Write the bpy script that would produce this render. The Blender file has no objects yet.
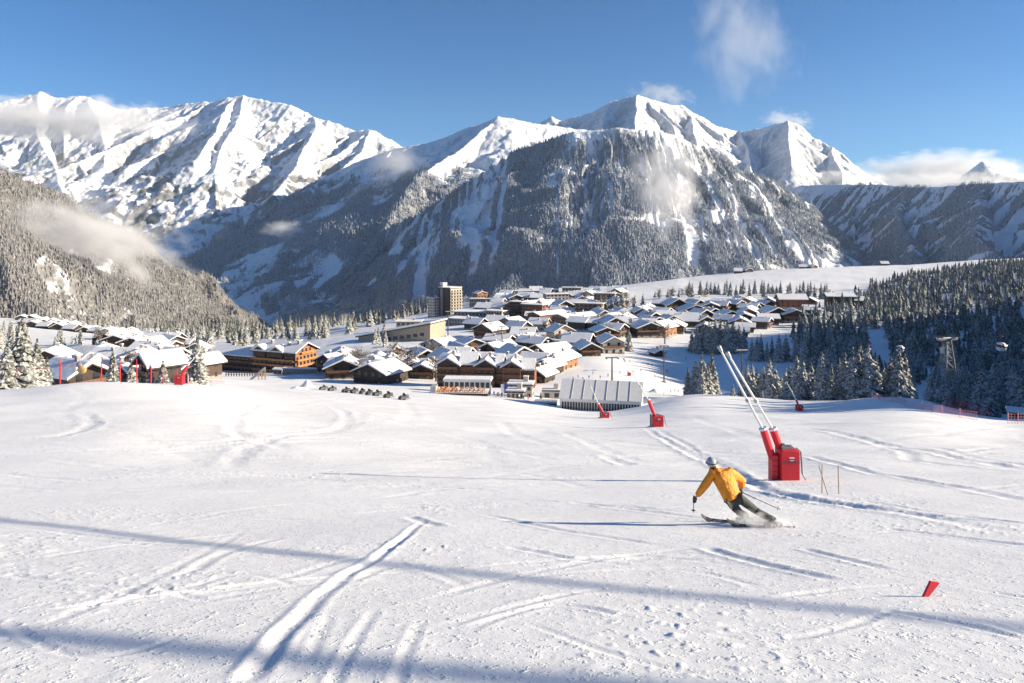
import bpy, math, random
import numpy as np
from mathutils import Vector, Matrix

# ------------------------------------------------------------------ camera, sky, sun, exposure
sc = bpy.context.scene
col = sc.collection
R = math.radians
F, CX, HY, EYE = 740.0, 512.0, 235.0, 1.7        # focal length in pixels, centre column, horizon row, eye height
cam_d = bpy.data.cameras.new('camera'); cam = bpy.data.objects.new('camera', cam_d); col.objects.link(cam)
cam.location = (0, 0, EYE); cam.rotation_euler = (R(90), 0, 0)
cam_d.sensor_width = 36.0; cam_d.lens = 36.0*F/1024.0
cam_d.shift_y = -(341.5-HY)/1024.0
cam_d.clip_start = 0.1; cam_d.clip_end = 60000
sc.camera = cam

SUN_AZ, SUN_EL = 93.0, 18.5                      # clockwise from the view direction; height above the horizon
w = bpy.data.worlds.new('World'); sc.world = w; w.use_nodes = True
nt = w.node_tree; bg = nt.nodes['Background']
sky = nt.nodes.new('ShaderNodeTexSky'); sky.sky_type = 'NISHITA'; sky.sun_disc = False
sky.sun_elevation = R(SUN_EL); sky.sun_rotation = R(SUN_AZ); sky.altitude = 2000; sky.air_density = 1.0; sky.dust_density = 0.15; sky.ozone_density = 5.0
hs = nt.nodes.new('ShaderNodeHueSaturation'); hs.inputs['Saturation'].default_value = 1.14
nt.links.new(sky.outputs[0], hs.inputs['Color']); nt.links.new(hs.outputs[0], bg.inputs[0]); bg.inputs[1].default_value = 0.057
sd = bpy.data.lights.new('sun', 'SUN'); sun = bpy.data.objects.new('sun', sd); col.objects.link(sun)
sd.energy = 4.5; sd.angle = R(0.5); sd.color = (1.0, 0.86, 0.655)
S = Vector((math.cos(R(SUN_EL))*math.sin(R(SUN_AZ)), math.cos(R(SUN_EL))*math.cos(R(SUN_AZ)), math.sin(R(SUN_EL))))
sun.rotation_euler = S.to_track_quat('Z', 'Y').to_euler()
sun.location = (60, -20, 60)
vs = sc.view_settings; vs.view_transform = 'Standard'; vs.look = 'None'; vs.gamma = 1.0; vs.use_curve_mapping = False
vs.exposure = 1.27
cy = sc.cycles
cy.use_denoising = True; cy.max_bounces = 6; cy.diffuse_bounces = 3; cy.glossy_bounces = 2; cy.volume_bounces = 2; cy.transparent_max_bounces = 12
cy.volume_max_steps = 96

# ------------------------------------------------------------------ noise
def _hash(ix, iy, seed):
    h = (ix.astype(np.int64)*374761393 + iy.astype(np.int64)*668265263 + seed*1442695041) & 0xffffffff
    h = ((h ^ (h >> 13))*1274126177) & 0xffffffff
    return (h ^ (h >> 16)) & 0xffffffff
def gnoise(x, y, seed=0):
    x = np.asarray(x, float); y = np.asarray(y, float)
    ix = np.floor(x); iy = np.floor(y); fx = x-ix; fy = y-iy
    u = fx*fx*fx*(fx*(fx*6-15)+10); v = fy*fy*fy*(fy*(fy*6-15)+10)
    def g(dx, dy):
        a = _hash(ix+dx, iy+dy, seed)*(2*math.pi/4294967296.0)
        return np.cos(a)*(fx-dx)+np.sin(a)*(fy-dy)
    a = g(0,0)*(1-u)+g(1,0)*u; b = g(0,1)*(1-u)+g(1,1)*u
    return (a*(1-v)+b*v)*1.5
def fbm(x, y, o=4, seed=0, gain=.5):
    r = 0; a = 1; t = 0
    for i in range(o):
        r = r+a*gnoise(x*2**i, y*2**i, seed+i*17); t += a; a *= gain
    return r/t
def ridged(x, y, o=4, seed=0, gain=.5):
    r = 0; a = 1; t = 0
    for i in range(o):
        n = 1-np.abs(gnoise(x*2**i, y*2**i, seed+i*17))*1.6
        r = r+a*n; t += a; a *= gain
    return r/t
def sstep(a, b, x):
    t = np.clip((x-a)/(b-a), 0, 1); return t*t*(3-2*t)

# ------------------------------------------------------------------ tagging and mesh helpers
def tag(o, label=None, cat=None, group=None, kind=None):
    if label: o['label'] = label
    if cat: o['category'] = cat
    if group: o['group'] = group
    if kind: o['kind'] = kind
    return o
def empty(name, loc=(0,0,0), rz=0.0, label=None, cat=None, group=None):
    o = bpy.data.objects.new(name, None); col.objects.link(o); o.location = loc; o.rotation_euler = (0,0,rz)
    o.empty_display_size = .5
    return tag(o, label, cat, group)
def np_mesh(name, V, Fq, mat=None, smooth=True, parent=None):
    """V (n,3), Fq (m,k) all faces the same size"""
    me = bpy.data.meshes.new(name); V = np.ascontiguousarray(V, np.float32); Fq = np.ascontiguousarray(Fq, np.int32)
    n, k = Fq.shape
    me.vertices.add(len(V)); me.vertices.foreach_set('co', V.ravel())
    me.loops.add(n*k); me.loops.foreach_set('vertex_index', Fq.ravel())
    me.polygons.add(n); me.polygons.foreach_set('loop_start', np.arange(0, n*k, k, dtype=np.int32))
    me.polygons.foreach_set('loop_total', np.full(n, k, np.int32))
    me.polygons.foreach_set('use_smooth', np.full(n, smooth))
    me.update(calc_edges=True)
    if mat: me.materials.append(mat)
    o = bpy.data.objects.new(name, me); col.objects.link(o)
    if parent: o.parent = parent
    return o
def add_attr(o, name, vals):
    a = o.data.attributes.new(name, 'FLOAT', 'POINT'); a.data.foreach_set('value', np.ascontiguousarray(vals, np.float32).ravel())
def grid_faces(nr, nc, wrap=False):
    i = np.arange(nr-1)[:,None]*nc; j = np.arange(nc if wrap else nc-1)[None,:]; k = (j+1) % nc
    return np.stack([i+j, i+k, i+nc+k, i+nc+j], -1).reshape(-1,4)

class MB:
    """collects primitive shapes and links them as one mesh object"""
    def __init__(s): s.v = []; s.f = []
    def add(s, vs_, fs):
        b = len(s.v); s.v += [tuple(v) for v in vs_]; s.f += [tuple(i+b for i in f) for f in fs]; return s
    def box(s, c, size, rz=0.0, M=None):
        x, y, z = [d/2 for d in size]; m = Matrix.Rotation(rz, 3, 'Z')
        P = [Vector((sx*x, sy*y, sz*z)) for sz in (-1,1) for sy in (-1,1) for sx in (-1,1)]
        P = [(m @ p)+Vector(c) for p in P]
        if M: P = [M @ p for p in P]
        return s.add(P, [(0,2,3,1),(4,5,7,6),(0,1,5,4),(2,6,7,3),(0,4,6,2),(1,3,7,5)])
    def prism(s, poly, axis_a, axis_b):
        """poly: ring of points (3-D) at one end; b = offset vector to the other end"""
        n = len(poly); off = Vector(axis_b)
        P = [Vector(p) for p in poly]+[Vector(p)+off for p in poly]
        fs = [tuple(reversed(range(n))), tuple(range(n, 2*n))]+[(i, (i+1)%n, n+(i+1)%n, n+i) for i in range(n)]
        return s.add(P, fs)
    def tube(s, pts, r, n=8, cap=True):
        pts = [Vector(p) for p in pts]; rr = r if isinstance(r, (list, tuple)) else [r]*len(pts)
        rings = []
        up = None
        for i, p in enumerate(pts):
            d = (pts[min(i+1, len(pts)-1)]-pts[max(i-1, 0)]).normalized()
            a = Vector((0,0,1)) if abs(d.z) < .9 else Vector((1,0,0))
            u = d.cross(a).normalized(); v = d.cross(u)
            rings.append([p+(u*math.cos(t)+v*math.sin(t))*rr[i] for t in [2*math.pi*k/n for k in range(n)]])
        V = [q for ring in rings for q in ring]; fs = []
        for i in range(len(pts)-1):
            for k in range(n):
                fs.append((i*n+k, i*n+(k+1)%n, (i+1)*n+(k+1)%n, (i+1)*n+k))
        if cap: fs += [tuple(reversed(range(n))), tuple(range((len(pts)-1)*n, len(pts)*n))]
        return s.add(V, fs)
    def ball(s, c, r, nu=10, nv=7):
        r = r if isinstance(r, (list, tuple)) else (r, r, r); V = []; fs = []
        for j in range(nv+1):
            ph = math.pi*j/nv-math.pi/2
            for i in range(nu):
                th = 2*math.pi*i/nu
                V.append((c[0]+r[0]*math.cos(ph)*math.cos(th), c[1]+r[1]*math.cos(ph)*math.sin(th), c[2]+r[2]*math.sin(ph)))
        for j in range(nv):
            for i in range(nu): fs.append((j*nu+i, j*nu+(i+1)%nu, (j+1)*nu+(i+1)%nu, (j+1)*nu+i))
        return s.add(V, fs)
    def mesh(s, name, mat=None, smooth=False):
        me = bpy.data.meshes.new(name); me.from_pydata(s.v, [], s.f); me.update()
        if mat: me.materials.append(mat)
        if smooth: me.polygons.foreach_set('use_smooth', [True]*len(me.polygons))
        return me
    def build(s, name, mat=None, parent=None, smooth=False, bevel=0):
        o = bpy.data.objects.new(name, s.mesh(name, mat, smooth)); col.objects.link(o)
        if parent: o.parent = parent
        if bevel:
            b = o.modifiers.new('bevel', 'BEVEL'); b.width = bevel; b.segments = 2; b.limit_method = 'ANGLE'
        return o
def kids(o):
    return [c for c in CH.get(o.name, [])] if o.name in CH else list(o.children)
CH = {}
def copy_tree(o, parent=None):
    c = o.copy(); col.objects.link(c)
    if parent: c.parent = parent
    for ch in list(o.children): copy_tree(ch, c)
    return c

# ------------------------------------------------------------------ materials
def mat_new(name):
    m = bpy.data.materials.new(name); m.use_nodes = True
    return m, m.node_tree, m.node_tree.nodes['Principled BSDF']
def N(nt, t, **kw):
    n = nt.nodes.new(t)
    for k, v in kw.items():
        if k.startswith('i_'):
            key = k[2:]; key = int(key) if key.isdigit() else key
            n.inputs[key].default_value = v
        else: setattr(n, k, v)
    return n
def ramp(nt, src, stops):
    r = nt.nodes.new('ShaderNodeValToRGB'); e = r.color_ramp.elements
    while len(e) < len(stops): e.new(.5)
    for el, (p, c) in zip(e, stops): el.position = p; el.color = (c, c, c, 1) if isinstance(c, (int, float)) else (*c, 1)
    nt.links.new(src, r.inputs[0]); return r.outputs[0]
def simple(name, c, rough=.7, metal=0, var=.25, scale=3.0, bump=0.0):
    """a plain material with procedural unevenness in tone"""
    m, nt, p = mat_new(name)
    tc = N(nt, 'ShaderNodeTexCoord'); no = N(nt, 'ShaderNodeTexNoise', i_Scale=scale, i_Detail=5.0)
    nt.links.new(tc.outputs['Object'], no.inputs['Vector'])
    lo = [x*(1-var) for x in c]; hi = [min(1, x*(1+var)) for x in c]
    nt.links.new(ramp(nt, no.outputs['Fac'], [(.3, lo), (.7, hi)]), p.inputs['Base Color'])
    p.inputs['Roughness'].default_value = rough; p.inputs['Metallic'].default_value = metal
    if bump:
        b = N(nt, 'ShaderNodeBump', i_Strength=1.0, i_Distance=bump); nt.links.new(no.outputs['Fac'], b.inputs['Height']); nt.links.new(b.outputs[0], p.inputs['Normal'])
    return m
SNOW = (.80, .82, .85)
def snow_mat(name, bumps, lumps=None, scale_col=.15):
    """bumps: (noise scale, depth) of soft unevenness; lumps: (noise scale, depth, threshold) of scattered crumbs"""
    m, nt, p = mat_new(name)
    geo = N(nt, 'ShaderNodeNewGeometry'); nrm = None
    for it in list(bumps)+list(lumps or []):
        no = N(nt, 'ShaderNodeTexNoise', i_Scale=it[0], i_Detail=3.0, i_Roughness=.6); nt.links.new(geo.outputs['Position'], no.inputs['Vector'])
        h = no.outputs['Fac'] if len(it) == 2 else ramp(nt, no.outputs['Fac'], [(it[2], 0.0), (it[2]+.14, 1.0)])
        b = N(nt, 'ShaderNodeBump', i_Strength=1.0, i_Distance=it[1]); nt.links.new(h, b.inputs['Height'])
        if nrm: nt.links.new(nrm, b.inputs['Normal'])
        nrm = b.outputs[0]
    if nrm: nt.links.new(nrm, p.inputs['Normal'])
    no = N(nt, 'ShaderNodeTexNoise', i_Scale=scale_col, i_Detail=4.0); nt.links.new(geo.outputs['Position'], no.inputs['Vector'])
    nt.links.new(ramp(nt, no.outputs['Fac'], [(.3, (.78,.785,.79)), (.7, (.855,.86,.865))]), p.inputs['Base Color'])
    p.inputs['Roughness'].default_value = .75; p.inputs['Specular IOR Level'].default_value = .25
    return m
M = {}
M['snow_near'] = snow_mat('piste_snow', [(1.4, .025), (26.0, .003)], [(8.0, .009, .58), (21.0, .006, .58)])
M['roof_snow'] = snow_mat('roof_snow', [(.8, .12)])

# ------------------------------------------------------------------ ground height: what row the ground shows at in each column and distance
NEAR = [(2,.26),(5,.265),(10,.278),(17,.284)]                   # (distance, fall) for every column
COLS = {   # column: [(distance, row)]
 -500: [(30,478),(50,430),(80,400),(120,396),(200,400),(300,385),(500,360),(800,340),(1150,325),(1500,345),(2500,420)],
 0:    [(30,474),(50,421),(66,399),(80,389),(95,390),(120,397),(170,400),(220,396),(300,375),(400,359),(550,345),(750,334),(1000,322),(1150,317),(1400,335),(2500,420)],
 100:  [(30,474),(50,421),(70,392),(85,382),(100,384),(130,393),(170,396),(220,392),(300,375),(400,359),(550,343),(750,336),(1000,331),(1150,327),(1400,340),(2500,420)],
 190:  [(30,476),(50,426),(75,394),(95,384),(120,384),(170,385),(220,383),(300,378),(400,370),(550,352),(750,340),(1000,332),(1150,329),(1400,340),(2500,420)],
 260:  [(30,478),(50,432),(80,406),(120,396),(170,391),(220,388),(300,382),(400,372),(550,354),(750,340),(1000,330),(1150,328),(1400,340),(2500,420)],
 380:  [(30,480),(50,440),(80,417),(120,406),(170,399),(220,393),(300,384),(400,363),(500,347),(700,329),(900,321),(1050,322),(1400,340),(2500,420)],
 500:  [(30,481),(50,445),(80,424),(120,413),(170,407),(220,401),(300,387),(400,363),(500,346),(700,320),(900,303),(1080,296),(1400,310),(2500,420)],
 600:  [(30,481),(50,446),(65,434),(80,428),(120,420),(170,415),(225,412),(262,402),(290,390),(330,376),(400,359),(500,342),(700,315),(900,299),(1200,291),(1500,289),(1900,300),(2600,400)],
 700:  [(30,481),(50,446),(80,425),(120,413),(170,403),(220,395),(250,395),(300,398),(350,388),(400,372),(500,346),(600,329),(700,312),(900,295),(1200,284),(1700,276),(1900,280),(2600,400)],
 800:  [(30,480),(50,444),(80,424),(120,414),(160,409),(190,403),(220,401),(250,405),(300,404),(350,388),(400,372),(500,346),(600,329),(700,312),(900,295),(1200,279),(1750,268),(1900,272),(2600,400)],
 900:  [(30,479),(50,442),(80,421),(120,410),(160,401),(185,397),(210,400),(250,408),(300,404),(350,390),(420,370),(550,338),(700,313),(850,296),(1000,285),(1200,276),(1750,265),(1900,270),(2600,400)],
 1024: [(30,479),(50,444),(80,430),(110,423),(135,420),(160,424),(200,426),(250,421),(300,410),(400,380),(550,337),(700,303),(900,275),(1050,268),(1300,266),(1750,258),(1900,263),(2600,400)],
 1180: [(30,478),(50,442),(80,426),(100,410),(118,370),(150,322),(200,318),(260,318),(310,285),(370,225),(430,205),(520,212),(600,240),(700,270),(900,268),(1050,264),(1300,264),(1750,256),(1900,261),(2600,400)],  # this and the next column: unseen hill raised to shade run and bowl
 1500: [(30,478),(50,442),(80,425),(100,395),(118,350),(150,305),(200,300),(260,290),(310,220),(370,130),(430,105),(520,125),(600,170),(700,225),(900,250),(1200,262),(1750,254),(1900,260),(2600,400)],
}
LYN = np.linspace(math.log(2), math.log(2600), 260)
def pchip(x, y, xn):
    x = np.array(x); y = np.array(y); h = np.diff(x); d = np.diff(y)/h; m = np.zeros(len(x))
    m[0] = d[0]; m[-1] = d[-1]
    for i in range(1, len(x)-1):
        if d[i-1]*d[i] > 0:
            w1 = 2*h[i]+h[i-1]; w2 = h[i]+2*h[i-1]; m[i] = (w1+w2)/(w1/d[i-1]+w2/d[i])
    i = np.clip(np.searchsorted(x, xn)-1, 0, len(x)-2); t = (xn-x[i])/h[i]
    return (y[i]*(1+2*t)*(1-t)**2+h[i]*m[i]*t*(1-t)**2+y[i+1]*t*t*(3-2*t)+h[i]*m[i+1]*t*t*(t-1))
PXN = np.arange(-500, 1501, 10.0)
_q = []
for c_, prof in COLS.items():
    ys = [math.log(d) for d, _ in NEAR]+[math.log(d) for d, _ in prof]
    qs = [s for _, s in NEAR]+[(p-HY)/F-EYE/d for d, p in prof]
    _q.append(pchip(ys, qs, LYN))
_q = np.array(_q); _c = np.array(list(COLS), float)
QT = np.array([pchip(_c, _q[:,k], PXN) for k in range(len(LYN))]).T        # (px, lnY)
ker = np.exp(-np.linspace(-2,2,7)**2); ker /= ker.sum()
_pad = np.concatenate([QT[:1]]*3+[QT]+[QT[-1:]]*3); QT = sum(ker[k]*_pad[k:k+len(QT)] for k in range(7))
def base_height(X, Y):
    X = np.asarray(X, float); Y = np.asarray(Y, float)
    Yc = np.clip(Y, 2.0, 2590); px = np.clip(CX+F*X/Yc, -499, 1499)
    u = (px+500)/10; v = (np.log(Yc)-LYN[0])/(LYN[1]-LYN[0])
    i = np.clip(u.astype(int), 1, len(PXN)-3); j = np.clip(v.astype(int), 1, len(LYN)-3); a = u-i; b = v-j
    def bs(t): return ((1-t)**3/6, (3*t**3-6*t*t+4)/6, (-3*t**3+3*t*t+3*t+1)/6, t**3/6)
    wa = bs(a); wb = bs(b); q = 0
    for m in range(4):
        for n in range(4): q = q+QT[i+m-1, j+n-1]*wa[m]*wb[n]
    return -q*Y
def undul(X, Y):
    r = np.hypot(X, Y)
    return (fbm(X/26, Y/26, 3, 5)*.5*sstep(12, 45, r) + fbm(X/7, Y/7, 2, 9)*.06*sstep(3, 12, r)*(1-.0*r) + fbm(X/90, Y/90, 3, 3)*2.0*sstep(150, 500, r))
def height(X, Y): return base_height(X, Y)+undul(np.asarray(X, float), np.asarray(Y, float))
def hz(x, y): return float(height(np.array([x]), np.array([y]))[0])
_ty = np.exp(np.linspace(math.log(3), math.log(1800), 2400))
def at(px, py, ymin=3.0):
    """the point of the ground seen at a pixel of the photograph"""
    Y = _ty[_ty >= ymin]; X = (px-CX)/F*Y
    rows = HY+F*(EYE-height(X, Y))/Y
    hit = np.nonzero(rows <= py)[0]; k = hit[0] if len(hit) else int(np.argmin(rows))
    return Vector((X[k], Y[k], hz(X[k], Y[k])))
def on(px, Y):
    X = (px-CX)/F*Y; return Vector((X, Y, hz(X, Y)))

# ------------------------------------------------------------------ the snow slope (one sheet from under the camera to the plateau edge)
fr = np.linspace(-46, 46, 1150); back = np.linspace(46, 314, 110)[1:-1]
TH = np.radians(np.concatenate([fr, back]))
def geo(a, b, ratio):
    n = int(math.log(b/a)/math.log(ratio)); return np.exp(np.linspace(math.log(a), math.log(b), n, endpoint=False))
RR = np.concatenate([[.02], geo(.5, 3.2, 1.06), geo(3.2, 45, 1.0055), geo(45, 130, 1.006), geo(130, 320, 1.010), geo(320, 2500, 1.02), [2550]])
TT, RG = np.meshgrid(TH, RR)
GX = RG*np.sin(TT); GY = RG*np.cos(TT)
GZ = height(GX, GY)
# fine relief of the skied-out snow near the camera
near = 1-sstep(45, 120, RG)
chop = fbm(GX/1.1+3, GY/1.1, 4, 21, .6)
patch = sstep(-.15, .35, fbm(GX/9, GY/9, 3, 77))
zone = sstep(-.02, .38, fbm(GX/6.5, GY/6.5, 3, 55))
GZ += near*(chop*.010*(.3+patch) + np.maximum(0, fbm(GX/.42, GY/.42, 3, 31)-.18)*.05*patch*(.25+zone))
crumb = gnoise(GX/.13, GY/.15, 41); GZ += near*np.maximum(0, crumb-.36)*.05*zone
# groomer corduroy washed by wind: long soft ripples across the run
GZ += (1-sstep(150, 260, RG))*sstep(14, 30, RG)*fbm(GX/11+GY/60, GY/2.0-GX/26, 3, 91)*.07
# ski tracks: (pixels along the line, width m, depth m)
TRACKS = [
 ([(428,517),(395,545),(345,578),(305,612),(272,648),(240,690)], .13, .06),
 ([(440,527),(418,520),(405,517)], .35, .08),
 ([(40,612),(120,600),(190,592),(300,580),(440,569)], .12, .045),
 ([(470,568),(560,560),(640,556)], .10, .03),
 ([(330,615),(318,640),(305,662)], .05, .018),([(375,608),(350,650),(332,690)], .06, .022),([(420,620),(405,655),(398,690)], .05, .018),
 ([(640,428),(668,441),(700,458),(735,474),(762,489),(800,498),(850,506),(930,518),(1040,537)], .30, .13),
 ([(650,428),(690,448),(730,468),(775,492),(830,502),(900,511),(1040,530)], .16, .09),
 ([(702,547),(730,556),(770,566),(842,581)], .28, .10),([(480,514),(530,524),(590,535),(660,546)], .18, .05),
 ([(560,500),(620,508),(720,521),(770,527)], .14, .05),
 ([(800,548),(850,560),(890,570)], .16, .05),([(860,500),(930,512),(1024,524)], .16, .05),([(880,528),(950,536),(1030,546)], .16, .05),
 ([(800,428),(870,441),(950,456),(1030,470)], 0.230, 0.119),([(860,438),(905,452),(912,460),(960,466),(1040,474)], 0.184, 0.102),
 ([(800,455),(860,470),(940,484),(1040,503)], 0.230, 0.119),([(930,446),(975,458),(1030,466)], 0.184, 0.085),([(960,452),(1000,448),(1040,452)], 0.230, 0.085),
 ([(810,436),(900,434),(1030,442)], 0.287, 0.085),
 ([(262,403),(240,415),(236,432),(262,441),(300,452)], .40, .09),([(330,404),(346,414),(344,424),(322,432),(268,440),(238,458),(236,470)], .40, .09),
 ([(405,402),(412,414),(395,426)], .35, .07),([(362,412),(352,425),(300,437)], .3, .06),
 ([(0,440),(60,436),(92,424),(84,412)], .4, .08),([(0,470),(120,468),(280,476),(380,484)], .16, .05),([(0,452),(150,450),(330,438)], .3, .05),
 ([(190,410),(270,404),(360,396)], .3, .06),([(200,474),(350,470),(520,464),(690,468)], .14, .045),
 ([(430,498),(520,500),(600,505),(690,513)], .15, .05),([(350,488),(420,487),(500,492)], .16, .05),
 ([(560,430),(600,448),(640,462)], .25, .05),([(500,420),(520,436),(560,446)], .3, .06),([(605,455),(618,462),(630,465)], .4, .10),
 ([(690,415),(740,432),(800,447)], .16, .05),([(570,560),(640,556),(740,566)], .08, .03),([(0,575),(110,585),(220,590)], .2, .04),
 ([(880,610),(950,622),(1030,640)], .16, .05),
 ([(30,560),(130,545),(260,532)], .1, .03),
]
rtk = random.Random(17)
for k in range(95):          # the many faint shallow lines of earlier skiers, sweeping across the run
    x0 = rtk.uniform(-120, 1000); y0 = rtk.choice((rtk.uniform(408, 470), rtk.uniform(440, 640))); L = rtk.uniform(110, 420); dy = rtk.gauss(0, 16)*(y0-380)/100; cv = rtk.gauss(0, 6)*(y0-390)/90
    n = 7; TRACKS.append(([(x0+L*i/(n-1), max(404, y0+dy*i/(n-1)+cv*math.sin(math.pi*i/(n-1)))) for i in range(n)], rtk.uniform(.05, .11)*(1+max(0, (600-y0)/90)), rtk.uniform(.013, .027)*(1+max(0, (600-y0)/130))))
for k in range(10):          # a few linked turns
    y = rtk.uniform(20, 60); x = rtk.uniform(-.6, .7)*(y+8); am = rtk.uniform(.8, 2.4); wl = rtk.uniform(26, 48); ph = rtk.uniform(0, 6); dr = rtk.uniform(-.8, .8); n = 11; st = rtk.uniform(4, 6)
    TRACKS.append(([(x+dr*i*st+am*math.sin(ph+i*st*6.28/wl), y+i*st, 0) for i in range(n)], .22, rtk.uniform(.02, .04)))
for pts, wd, dp in TRACKS:
    wd *= .40; dp *= .42
    W = [at(*p) if len(p) == 2 else Vector(p) for p in pts]
    # resample smoothly
    P = []
    for i in range(len(W)-1):
        p0 = W[max(i-1,0)]; p1 = W[i]; p2 = W[i+1]; p3 = W[min(i+2, len(W)-1)]
        for t in np.linspace(0, 1, 8, endpoint=False):
            P.append(.5*((2*p1)+(p2-p0)*t+(2*p0-5*p1+4*p2-p3)*t*t+(3*p1-p0-3*p2+p3)*t**3))
    P.append(W[-1]); P = np.array([(p.x, p.y) for p in P]); wd = max(wd, .0085*float(P[:,1].mean()))
    m = (GX > P[:,0].min()-2) & (GX < P[:,0].max()+2) & (GY > P[:,1].min()-2) & (GY < P[:,1].max()+2)
    x = GX[m]; y = GY[m]
    wob = gnoise(x/1.3, y/1.3, 8)*wd*.5
    best = np.full(x.shape, 9.0); par = np.zeros(x.shape)
    for i in range(len(P)-1):
        ax, ay = P[i]; dx, dy = P[i+1]-P[i]; L2 = dx*dx+dy*dy+1e-9
        t = np.clip(((x-ax)*dx+(y-ay)*dy)/L2, 0, 1); dd = np.hypot(x-ax-t*dx, y-ay-t*dy)
        sd_ = np.sign((x-ax)*dy-(y-ay)*dx)
        b = dd < np.abs(best); best = np.where(b, dd*sd_, best); par = np.where(b, (i+t)/(len(P)-1), par)
    d = best+wob; e = sstep(0, .16, par)*sstep(0, .16, 1-par)*(.6+.8*np.clip(fbm(x/2.2, y/2.2, 2, 13)+.4, 0, 1))
    GZ[m] += e*dp*(-np.exp(-(d/wd)**2)*1.0+.55*np.exp(-((d-1.7*wd)/(.7*wd))**2)+.35*np.exp(-((d+1.7*wd)/(.7*wd))**2)+.35*np.maximum(0, gnoise(x/.22, y/.22, 3))*np.exp(-(d/(2.5*wd))**2))
# wind lip along the brow on the right
V = np.stack([GX, GY, GZ], -1).reshape(-1,3)
nr, nc = GX.shape
ground = np_mesh('snow_slope', V, grid_faces(nr, nc, True)[:, ::-1], M['snow_near'])
tag(ground, kind='structure')
# ------------------------------------------------------------------ mountains: ridge lines (pixel column, row, distance) with flanks, gullies and rock
def mountain_mat(name, rock=(.15,.148,.15), floor=(.25,.255,.26), sc_=1.0, slope=(.62,.80), bump=22, crag=None, mid=.35):
    m, nt, p = mat_new(name)
    geo_ = N(nt, 'ShaderNodeNewGeometry')
    sep = N(nt, 'ShaderNodeSeparateXYZ'); nt.links.new(geo_.outputs['Normal'], sep.inputs[0])
    n1 = N(nt, 'ShaderNodeTexNoise', i_Scale=.035*sc_, i_Detail=8.0, i_Roughness=.68); nt.links.new(geo_.outputs['Position'], n1.inputs['Vector'])
    n2 = N(nt, 'ShaderNodeTexNoise', i_Scale=.008*sc_, i_Detail=6.0, i_Roughness=.6); nt.links.new(geo_.outputs['Position'], n2.inputs['Vector'])
    # bump of crags and drifts
    b = N(nt, 'ShaderNodeBump', i_Strength=.7, i_Distance=bump); nt.links.new(n1.outputs['Fac'], b.inputs['Height'])
    if crag:
        n0 = N(nt, 'ShaderNodeTexNoise', noise_type='RIDGED_MULTIFRACTAL', i_Scale=crag[0], i_Detail=9.0, i_Roughness=.6); nt.links.new(geo_.outputs['Position'], n0.inputs['Vector'])
        b0 = N(nt, 'ShaderNodeBump', i_Strength=1.0, i_Distance=crag[1]); nt.links.new(n0.outputs['Fac'], b0.inputs['Height']); nt.links.new(b.outputs[0], b0.inputs['Normal']); b = b0
    nt.links.new(b.outputs[0], p.inputs['Normal'])
    # rock where it is steep
    a = N(nt, 'ShaderNodeMath', operation='MULTIPLY_ADD', i_1=.42); nt.links.new(n1.outputs['Fac'], a.inputs[0]); nt.links.new(sep.outputs['Z'], a.inputs[2])
    a2 = N(nt, 'ShaderNodeMath', operation='MULTIPLY_ADD', i_1=mid); nt.links.new(n2.outputs['Fac'], a2.inputs[0]); nt.links.new(a.outputs[0], a2.inputs[2])
    rk = ramp(nt, a2.outputs[0], [(slope[0], 1.0), (slope[1], 0.0)])
    atr = N(nt, 'ShaderNodeAttribute', attribute_name='rock'); rm = N(nt, 'ShaderNodeMath', operation='MULTIPLY'); nt.links.new(rk, rm.inputs[0]); nt.links.new(atr.outputs['Fac'], rm.inputs[1])
    n3 = N(nt, 'ShaderNodeTexNoise', i_Scale=.09*sc_, i_Detail=6.0); nt.links.new(geo_.outputs['Position'], n3.inputs['Vector'])
    rc = ramp(nt, n3.outputs['Fac'], [(.3, [x*.6 for x in rock]), (.7, [x*1.4 for x in rock])])
    mx = N(nt, 'ShaderNodeMix', data_type='RGBA'); mx.inputs[6].default_value = (.80,.82,.85,1); nt.links.new(rm.outputs[0], mx.inputs[0]); nt.links.new(rc, mx.inputs[7])
    # frosted wood and scrub
    fa = N(nt, 'ShaderNodeAttribute', attribute_name='forest')
    n4 = N(nt, 'ShaderNodeTexNoise', i_Scale=.07*sc_, i_Detail=7.0, i_Roughness=.75); nt.links.new(geo_.outputs['Position'], n4.inputs['Vector'])
    f1 = N(nt, 'ShaderNodeMath', operation='MULTIPLY_ADD', i_1=1.3); nt.links.new(n4.outputs['Fac'], f1.inputs[0]); f1.inputs[2].default_value = -.65
    f2 = N(nt, 'ShaderNodeMath', operation='ADD'); nt.links.new(f1.outputs[0], f2.inputs[0]); nt.links.new(fa.outputs['Fac'], f2.inputs[1])
    ff = ramp(nt, f2.outputs[0], [(.38, 0.0), (.58, 1.0)])
    fc = ramp(nt, n4.outputs['Fac'], [(.32, [x*.45 for x in floor]), (.5, floor), (.72, [x*2.6 for x in floor])])
    mx2 = N(nt, 'ShaderNodeMix', data_type='RGBA'); nt.links.new(ff, mx2.inputs[0]); nt.links.new(mx.outputs[2], mx2.inputs[6]); nt.links.new(fc, mx2.inputs[7])
    nt.links.new(mx2.outputs[2], p.inputs['Base Color']); p.inputs['Roughness'].default_value = .85; p.inputs['Specular IOR Level'].default_value = .1
    return m
def W3(px, py, Y): return np.array([(px-CX)/F*Y, Y, EYE-(py-HY)/F*Y])
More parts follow.
